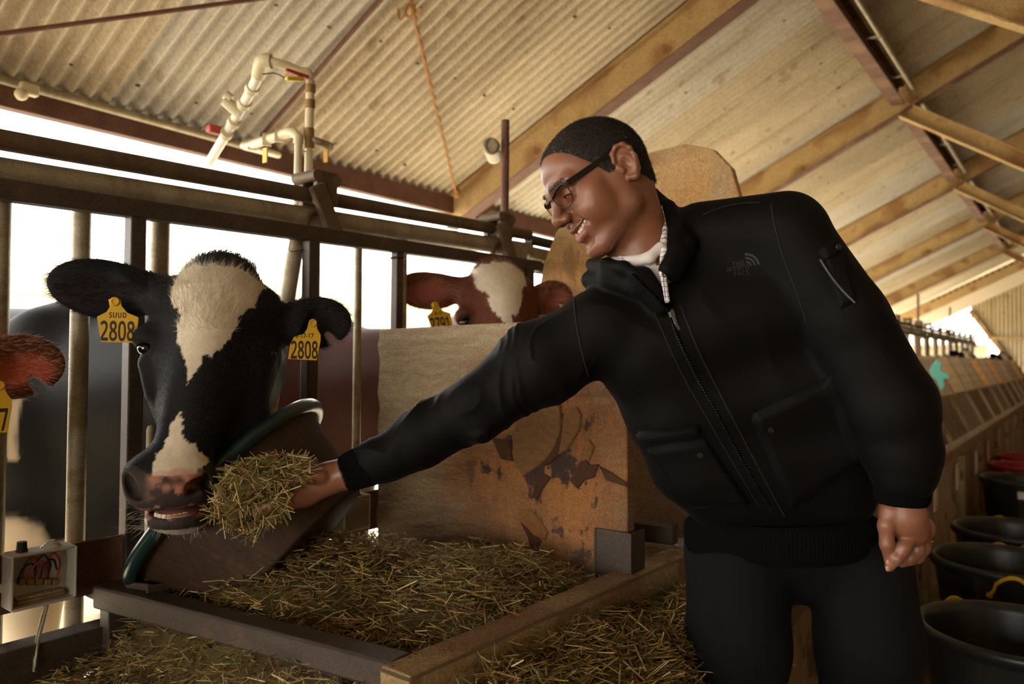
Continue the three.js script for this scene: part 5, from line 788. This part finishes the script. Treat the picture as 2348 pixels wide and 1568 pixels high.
const jf = (x, y, z) => {
  let d = jraw(x, y, z); if (d > 0.05 || d < -0.05) return d;
  const px = x - shR.x, py = y - shR.y, pz = z - shR.z, s = px * armD.x + py * armD.y + pz * armD.z; // distance down the reaching arm
  const onArm = sst(-0.02, 0.06, s), wx = (noise3(x * 11, y * 11, z * 11) - 0.5) * 1.6, a = s * 17 + (y * 13 - z * 9) * 0.8 + wx, q = (y * 6 - z * 5);
  const ridge = (v, w2) => { const n = 1 - Math.abs(2 * noise3(v, w2, 3.7) - 1); return n * n * n; };
  const r = 0.003 - ridge(a, q) * 0.013 * (0.35 + 0.75 * sst(0.04, 0.16, s) * (1 - sst(0.3, 0.44, s)) + 0.5 * sst(0.4, 0.5, s)) - ridge(a * 2.1 + 9, q * 1.7) * 0.004;
  const body = 0.003 - ridge(x * 6 + y * 5 + wx * 0.5, y * 4 - z * 5) * 0.009 + (noise3(x * 4, y * 3, z * 4) - 0.5) * 0.008;
  return d + lerp(body, r, onArm);
};
const cloth = phys({ color: 0x0a0909, roughness: 0.66, sheen: 0.08, sheenColor: new THREE.Color(0.35, 0.36, 0.4), sheenRoughness: 0.5, bumpMap: T.twill, bumpScale: 0.0003, specularIntensity: 0.28 }), rib = phys({ color: 0x070707, roughness: 0.95, specularIntensity: 0.2 }), seamM = phys({ color: 0x0d0d0d, roughness: 0.8 });
const jacket = part('jacket', planarUV(mesher(jf, V(-1.32, 0.78, -2.2), V(0.1, 1.66, -0.75), 0.006)), cloth, person, 'black bomber jacket');
const jpart = (n, g, m = cloth, l) => part(n, g, m, jacket, l);
function ribBand(name, a, b, ra, rb, flatDir, squash = 1, n = 64, mtl = rib, parent = jacket) { // knitted cuff or hem with ribs along its length
  const d = b.clone().sub(a), L = d.length(); d.normalize(); const z = flatDir.clone().addScaledVector(d, -flatDir.dot(d)).normalize(), x = d.clone().cross(z), P = [], I = [], seg = n * 4, rows = 7;
  for (let j = 0; j <= rows; j++) for (let i = 0; i <= seg; i++) { const t = j / rows, th = i / seg * 6.2832, end = j === 0 || j === rows ? 0.93 : 1 + 0.03 * Math.sin(t * 3.14), r = lerp(ra, rb, t) * end + Math.cos(th * n) * 0.0011; const q = a.clone().addScaledVector(d, L * t).addScaledVector(x, Math.cos(th) * r).addScaledVector(z, Math.sin(th) * r * squash); P.push(q.x, q.y, q.z); }
  for (let j = 0; j < rows; j++) for (let i = 0; i < seg; i++) { const o = j * (seg + 1) + i; I.push(o, o + seg + 1, o + 1, o + 1, o + seg + 1, o + seg + 2); }
  const g = new THREE.BufferGeometry(); g.setAttribute('position', new THREE.Float32BufferAttribute(P, 3)); g.setIndex(I); g.computeVertexNormals(); planarUV(g); return part(name, g, mtl, parent);
}
ribBand('cuff', at(876, 1054, 1.49), at(790, 1086, 1.49), PX(49, 1.49), PX(42, 1.49), cB, 0.95); ribBand('cuff', at(2070, 1078, 1.42), at(2068, 1155, 1.42), PX(62, 1.42), PX(57, 1.42), cB, 0.95);
ribBand('waistband', at(1790, 1180, 1.61), at(1792, 1268, 1.61), PX(216, 1.61), PX(212, 1.61), cB, 0.6, 150);
const skinTube = (pts, r, f, off = 0.0, seg = 60) => tube(pts.map(([x, y]) => { const p = meet(x, y, f); return p.addScaledVector(gradient(f, p), off); }), r, seg, 6);
const dense = (P, n) => { const c = new THREE.CatmullRomCurve3(P.map(([x, y]) => V(x, y, 0))); return Array.from({ length: n + 1 }, (_, i) => { const q = c.getPoint(i / n); return [q.x, q.y]; }); };
{ // zip: closed below the slider, two open rows above
  const teeth = (path, n, shift) => { const l = []; const D = dense(path, n); for (let i = 0; i < n; i++) { const [x, y] = D[i], [x2, y2] = D[i + 1], p = meet(x, y, jf), q = meet(x2, y2, jf), nn = gradient(jf, p), t = q.clone().sub(p).normalize(), s = nn.clone().cross(t); l.push(box(0.0042, 0.0018, 0.0026, 0.0006).applyMatrix4(new THREE.Matrix4().makeBasis(s, t, nn).setPosition(p.addScaledVector(nn, 0.002).addScaledVector(s, shift + (i % 2 ? 0.0012 : -0.0012))))); } return merge(l); };
  const Z = [[1532, 706], [1556, 775], [1600, 865], [1650, 955], [1690, 1030], [1735, 1110], [1780, 1180]], A = [[1452, 628], [1485, 660], [1515, 690], [1530, 704]], B = [[1522, 628], [1524, 655], [1528, 682], [1532, 702]];
  const zt = phys({ color: 0x2c2b2a, roughness: 0.4 }); jpart('zip_tape', skinTube(dense(Z, 40), 0.0062, jf, -0.0045, 80), seamM); jpart('zip_teeth', teeth(Z, 170, 0), zt).userData.kind = 'stuff'; jpart('zip_teeth', teeth(A, 34, 0), zt).userData.kind = 'stuff'; jpart('zip_teeth', teeth(B, 24, 0), zt).userData.kind = 'stuff';
  const sp = meet(1535, 715, jf), n = gradient(jf, sp), sx = phys({ color: 0x5a5856, roughness: 0.35, metalness: 0.6 }); const m = new THREE.Matrix4().makeBasis(cR.clone().multiplyScalar(0.93).addScaledVector(cU, 0.3), cU.clone().multiplyScalar(0.93).addScaledVector(cR, -0.3), n).setPosition(sp.addScaledVector(n, 0.005)); jpart('zip_slider', merge([box(0.011, 0.015, 0.006, 0.002), box(0.006, 0.022, 0.003, 0.001).translate(0, -0.016, 0.003), box(0.01, 0.008, 0.003, 0.001).translate(0, -0.03, 0.002)]).applyMatrix4(m), sx);
  // placket seams
  jpart('seam', skinTube(dense([[1560, 700], [1600, 800], [1660, 920], [1712, 1020], [1775, 1140], [1800, 1185]], 40), 0.0016, jf, 0.0, 80), seamM); jpart('seam', skinTube(dense([[1500, 715], [1560, 850], [1625, 965], [1680, 1060], [1740, 1160]], 40), 0.0014, jf, 0.0, 80), seamM);
  jpart('seam', skinTube(dense([[1768, 466], [1774, 505], [1790, 570], [1830, 680], [1850, 740]], 30), 0.0016, jf), seamM); jpart('seam', skinTube(dense([[1612, 492], [1660, 474], [1700, 466], [1742, 464]], 24), 0.0014, jf), seamM); jpart('seam', skinTube(dense([[1316, 684], [1322, 745], [1340, 830], [1350, 862]], 24), 0.0016, jf), seamM);
}
// a cloth panel laid on the jacket: corners in photograph points, offset outwards
function panel(name, Q, off, nu = 14, nv = 14, m = cloth, parent = jacket) {
  const P = [], I = [], pt = (u, v) => [lerp(lerp(Q[0][0], Q[1][0], u), lerp(Q[3][0], Q[2][0], u), v), lerp(lerp(Q[0][1], Q[1][1], u), lerp(Q[3][1], Q[2][1], u), v)];
  for (let j = 0; j <= nv; j++) for (let i = 0; i <= nu; i++) { const [x, y] = pt(i / nu, j / nv), p = meet(x, y, jf), n = gradient(jf, p, 0.01), edge = i === 0 || j === 0 || i === nu || j === nv; p.addScaledVector(n, edge ? -0.002 : off); P.push(p.x, p.y, p.z); }
  for (let j = 0; j < nv; j++) for (let i = 0; i < nu; i++) { const o = j * (nu + 1) + i; I.push(o, o + nu + 1, o + 1, o + 1, o + nu + 1, o + nu + 2); }
  const g = new THREE.BufferGeometry(); g.setAttribute('position', new THREE.Float32BufferAttribute(P, 3)); g.setIndex(I); g.computeVertexNormals(); planarUV(g); return part(name, g, m, parent);
}
{
  const pm = cloth.clone(); pm.side = THREE.DoubleSide;
  const pR = panel('pocket', [[1476, 1022], [1618, 1002], [1726, 1158], [1582, 1166]], 0.011, 16, 16, pm), pL = panel('pocket', [[1716, 952], [1905, 858], [1975, 1060], [1812, 1170]], 0.01, 18, 18, pm);
  panel('pocket_flap', [[1452, 990], [1606, 970], [1612, 1002], [1472, 1022]], 0.013, 14, 5, pm, jacket);
  panel('sleeve_pocket', [[1880, 572], [1925, 556], [1968, 690], [1925, 716]], 0.006, 8, 16, pm); panel('sleeve_flap', [[1872, 568], [1912, 548], [1930, 585], [1888, 605]], 0.01, 6, 6, pm);
  jpart('sleeve_zip', skinTube(dense([[1878, 596], [1900, 630], [1930, 668], [1958, 696]], 20), 0.0022, jf, 0.007), phys({ color: 0x4a4846, roughness: 0.4 }));
  const snap = (x, y, o) => { const p = meet(x, y, jf), n = gradient(jf, p); return new THREE.CylinderGeometry(0.0052, 0.006, 0.003, 18).applyMatrix4(new THREE.Matrix4().makeRotationFromQuaternion(new THREE.Quaternion().setFromUnitVectors(Y, n)).setPosition(p.addScaledVector(n, o))); };
  const sm = phys({ color: 0x3a3836, roughness: 0.3, metalness: 0.5 }); jpart('snap_button', snap(1763, 980, 0.012), sm); jpart('snap_button', snap(1603, 1037, 0.013), sm); jpart('snap_button', snap(1914, 572, 0.012), sm);
}
{ // embroidered chest logo: three stacked words beside three nested quarter arcs
  const font = await new FontLoader().loadAsync('fonts/droid/droid_sans_bold.typeface.json'), em = phys({ color: 0x070707, roughness: 0.6 });
  const seat = (g, ox, oy, rot) => { const p = g.attributes.position, c = Math.cos(rot), s = Math.sin(rot); for (let i = 0; i < p.count; i++) { const x = p.getX(i), y = p.getY(i), h = p.getZ(i), q = meet(ox + x * c + y * s, oy + x * s - y * c, jf), n = gradient(jf, q, 0.01); q.addScaledVector(n, h); p.setXYZ(i, q.x, q.y, q.z); } g.computeVertexNormals(); return g; };
  const word = (t, size) => new TextGeometry(t, { font, size, depth: 0.0013, curveSegments: 3, bevelEnabled: false });
  const rot = -0.16; [['THE', 1680, 612, 11], ['NORTH', 1667, 624, 11], ['FACE', 1683, 635, 11]].forEach(([t, x, y, s]) => jpart('logo_word', seat(word(t, s), x, y, rot), em));
  for (const r of [10, 19, 28]) { const s = new THREE.Shape(); s.absarc(0, 0, r + 2.6, 0, Math.PI / 2, false); s.absarc(0, 0, r - 2.6, Math.PI / 2, 0, true); jpart('logo_arc', seat(new THREE.ExtrudeGeometry(s, { depth: 0.0013, bevelEnabled: false, curveSegments: 10 }), 1712, 611, rot), em); }
}
// --- shirts at the neck
{
  const tee = new Blob(); chain(tee, [[1412, 596, 1.47, 12], [1450, 600, 1.437, 13], [1490, 590, 1.425, 13], [1514, 566, 1.43, 12]], 8); tee.ell(at(1492, 622, 1.455), [PX(44, 1.45), PX(42, 1.45), 0.022], 0.012, [cR, cU, cB]);
  part('t_shirt', planarUV(mesher(tee.f(), at(1385, 690, 1.44).min(at(1385, 690, 1.52)).subScalar(0.05), at(1540, 530, 1.4).max(at(1540, 530, 1.5)).addScalar(0.05), 0.005)), mat({ color: 0xd9d4cf, roughness: 0.95 }), person, 'white t-shirt');
  const ch = texture(256, (u, v) => { const a = Math.abs(((u * 8) % 1) - 0.5), b = Math.abs(((v * 8) % 1) - 0.5); return a > 0.44 || b > 0.44 ? [92, 92, 104] : [222, 216, 216]; }, [0.075, 0.075]), sh = new Blob();
  chain(sh, [[1504, 446, 1.55, 6], [1516, 480, 1.5, 8], [1522, 530, 1.455, 9], [1522, 575, 1.425, 9], [1520, 625, 1.408, 8], [1530, 690, 1.405, 6]], 6); chain(sh, [[1422, 590, 1.455, 6], [1440, 612, 1.425, 7], [1456, 632, 1.41, 5]], 6);
  part('checked_shirt', planarUV(mesher(sh.f(), at(1400, 710, 1.45).min(at(1400, 710, 1.6)).subScalar(0.06), at(1550, 420, 1.38).max(at(1550, 420, 1.62)).addScalar(0.06), 0.004)), mat({ map: ch, roughness: 0.95 }), person, 'white shirt with fine dark checks');
}
// --- trousers and shoes
{
  const tr = new Blob(); capP(tr, [1682, 1240, 1.63, 108], [1900, 1240, 1.63, 112], 40);
  chain(tr, [[1692, 1300, 1.61, 118], [1692, 1480, 1.575, 112], [1690, 1690, 1.57, 94], [1700, 2060, 1.6, 66]], 30); chain(tr, [[1972, 1310, 1.62, 112], [1992, 1480, 1.61, 114], [1988, 1690, 1.63, 96], [1985, 2030, 1.68, 66]], 30); capP(tr, [1820, 1260, 1.63, 105], [1835, 1300, 1.63, 80], 40);
  const t0 = tr.f(), tf = (x, y, z) => { const d = t0(x, y, z); return Math.abs(d) > 0.05 ? d : d + (Math.abs(noise3(x * 12, y * 5, z * 12) - 0.5) - 0.2) * 0.008 * sst(1.2, 0.9, y) + (noise3(x * 30, y * 12, z * 30) - 0.5) * 0.003; };
  const lo = V(-1.2, 0.03, -2.4), hi = V(0.25, 1.1, -1.0); const tm = phys({ color: 0x0f0f10, roughness: 0.85, specularIntensity: 0.3, bumpMap: T.twill, bumpScale: 0.0002 }); const o = part('trousers', planarUV(mesher(tf, lo, hi, 0.011)), tm, person, 'charcoal trousers');
  const sho = phys({ color: 0x15120f, roughness: 0.4 }); for (const [x, d] of [[1700, 1.6], [1985, 1.68]]) { const b = new Blob(), a = at(x, 2060, d); a.y = 0.05; const toe = V(a.x - 0.12, 0.045, a.z + 0.13); b.cap(a, toe, 0.05, 0.045, 0.03).cap(V(a.x, 0.05, a.z), V(a.x, 0.13, a.z), 0.05, 0.05, 0.03); const f = b.f(), g = mesher((X, Yy, Z) => Math.max(f(X, Yy, Z), 0.004 - Yy), V(a.x - 0.25, -0.01, a.z - 0.12), V(a.x + 0.12, 0.22, a.z + 0.28), 0.008); part('shoe', planarUV(g), sho, person, 'black shoe'); }
}
console.log('man');

// ------------------------------------------------------------------ hay
{
  const sh = new THREE.PlaneGeometry(1, 1, 1, 4), p = sh.attributes.position; for (let i = 0; i < p.count; i++) { const y = p.getY(i), x = p.getX(i); p.setXYZ(i, x, y, 0.09 * (1 - 4 * y * y) + 0.35 * x * x); } sh.computeVertexNormals();
  const stem = new THREE.CylinderGeometry(0.5, 0.5, 1, 5, 2, true);
  const pal = [[150, 132, 66], [168, 146, 80], [128, 118, 56], [112, 110, 52], [180, 154, 92], [140, 112, 60], [104, 88, 46], [160, 120, 66], [96, 98, 50], [196, 178, 124], [138, 92, 50]].map((c) => lin(...c));
  const hm = mat({ roughness: 0.55, side: THREE.DoubleSide });
  const straws = (name, list, parent) => { const half = [list.filter((_, i) => i % 3), list.filter((_, i) => i % 3 === 0)]; half.forEach((l, k) => { const m = new THREE.InstancedMesh(k ? stem : sh, hm, l.length), X = new THREE.Matrix4(), c = new THREE.Color(); l.forEach(([pos, q, len, w], i) => { X.compose(pos, q, V(w, len, k ? w : w * 3)); m.setMatrixAt(i, X); const b = rr(0.7, 1.25), k2 = pick(pal); m.setColorAt(i, c.setRGB(k2[0] * b, k2[1] * b, k2[2] * b)); }); m.name = k ? 'stalks' : 'blades'; m.userData.kind = 'stuff'; shade(m); parent.add(m); }); };
  const lay = (tilt) => new THREE.Quaternion().setFromEuler(new THREE.Euler(Math.PI / 2 + rr(-tilt, tilt), 0, rnd() * 6.283, 'YXZ')).premultiply(new THREE.Quaternion().setFromAxisAngle(Y, rnd() * 6.283));
  const g = (x, z, cx, cz, r, a) => a * Math.exp(-((x - cx) ** 2 + (z - cz) ** 2) / (r * r));
  const top = (x, z) => { let y = 0.685 + g(x, z, -1.4, -1.12, 0.3, 0.13) + g(x, z, -1.0, -1.25, 0.28, 0.07) + g(x, z, -1.15, -1.5, 0.22, 0.05) + (fbm3(x * 7, z * 7, 2, 3) - 0.5) * 0.07; y -= sst(-0.92, -0.72, z) * 0.09; y -= sst(-1.6, -1.74, x) * 0.08; y = lerp(y, 0.5, sst(-0.74, -0.6, x) * 0.9); return lerp(y, 0.62, sst(-1.75, -2.2, z) * 0.6); };
  const root = thing('hay_pile', 'loose green and tan hay heaped in the feed trough', 'hay', V(-1.2, 0.53, -1.2)); root.userData.kind = 'stuff';
  const off = root.position, N = 70, MZ = 90, P = [], I = [], C = [];
  for (let j = 0; j <= MZ; j++) for (let i = 0; i <= N; i++) { const x = lerp(-1.7, -0.62, i / N), z = lerp(0.9, -2.6, j / MZ); P.push(x - off.x, top(x, z) - 0.012 - off.y, z - off.z); const c = lin(92, 76, 40), k = 0.6 + 0.7 * fbm3(x * 40, z * 40, 5, 2); C.push(c[0] * k, c[1] * k, c[2] * k); }
  for (let j = 0; j < MZ; j++) for (let i = 0; i < N; i++) { const a = j * (N + 1) + i; I.push(a, a + 1, a + N + 1, a + 1, a + N + 2, a + N + 1); }
  const b = new THREE.BufferGeometry(); b.setAttribute('position', new THREE.Float32BufferAttribute(P, 3)); b.setAttribute('color', new THREE.Float32BufferAttribute(C, 3)); b.setIndex(I); b.computeVertexNormals(); b.userData.local = true; part('heap', planarUV(b), mat({ vertexColors: true, roughness: 1 }), root);
  const L = []; for (let i = 0; i < 42000; i++) { const near = rnd() < 0.9, x = rr(-1.68, -0.64), z = near ? rr(-0.25, -1.75) : rr(0.7, -2.5), y = top(x, z) + rr(-0.014, 0.02) * (1 + rnd()); L.push([V(x - off.x, y - off.y, z - off.z), lay(rnd() < 0.15 ? 1.2 : 0.55), rr(0.012, 0.05) * (rnd() < 0.06 ? 1.8 : 1), rr(0.001, 0.0028)]); }
  straws('hay', L, root);
  // hay spilling over the trough front below the beam
  const S = []; for (let i = 0; i < 5200; i++) { const z = rr(-0.75, -1.72), t = rnd(), x = -0.74 + t * 0.16 * (0.6 + 0.8 * fbm3(z * 6, 1, 4, 2)), y = 0.7 - t * t * 0.12 + rr(-0.03, 0.02); S.push([V(x - off.x, y - off.y, z - off.z), lay(0.8), rr(0.02, 0.08), rr(0.0012, 0.0034)]); } straws('hay', S, root);
  // the handful
  const hand = thing('hay_handful', 'handful of hay held out towards the cow’s mouth', 'hay', at(615, 1100, 1.48)); hand.userData.kind = 'stuff'; const ho = hand.position, Hn = [];
  for (let i = 0; i < 2300; i++) { // heaped over the palm with ragged edges, some strands trailing from the fingers
    const a = rnd() * 6.283, r = Math.sqrt(rnd()), hang = rnd() < 0.26, t = Math.pow(rnd(), 1.5), clump = Math.floor(rnd() * 7) / 6;
    const u = hang ? 508 + clump * 150 + rr(-16, 16) - t * 18 : 614 + Math.cos(a) * r * 108, v = hang ? 1122 + t * (118 - Math.abs(clump - 0.45) * 90) : 1092 + Math.sin(a) * r * 50 - (u - 612) * 0.14, d = (hang ? 1.45 : 1.465) + rr(-0.055, 0.055);
    const q = hang ? new THREE.Quaternion().setFromEuler(new THREE.Euler(rr(-0.9, 0.9), rnd() * 6.28, rr(-1.3, 1.3))) : lay(rnd() < 0.2 ? 1.3 : 0.7); Hn.push([at(u, v, d).sub(ho), q, rr(0.018, 0.05) * (rnd() < 0.09 ? 1.7 : 1), rr(0.0011, 0.0027)]);
  }
  straws('hay', Hn, hand);
  const wad = new Blob(); wad.ell(at(612, 1098, 1.47), [PX(92, 1.47), PX(38, 1.47), 0.055], 0.01, [cR.clone().multiplyScalar(0.98).addScaledVector(cU, 0.17), cU.clone().multiplyScalar(0.98).addScaledVector(cR, -0.17), cB]); wad.ell(at(560, 1150, 1.47), [PX(42, 1.47), PX(46, 1.47), 0.04], 0.03, [cR, cU, cB]); const wf = wad.f();
  const wp = at(612, 1098, 1.47); part('wad', planarUV(mesher((x, y, z) => wf(x, y, z) + (fbm3(x * 45, y * 45, z * 45, 2) - 0.5) * 0.03, wp.clone().subScalar(0.17), wp.clone().addScalar(0.17), 0.006, (x, y, z) => { const k = 0.6 + 0.6 * fbm3(x * 90, y * 90, z * 90, 2), c = lin(96, 80, 42); return c.map((q) => q * k); })), mat({ vertexColors: true, roughness: 1 }), hand);
}
console.log('hay');
renderer.render(scene, camera);
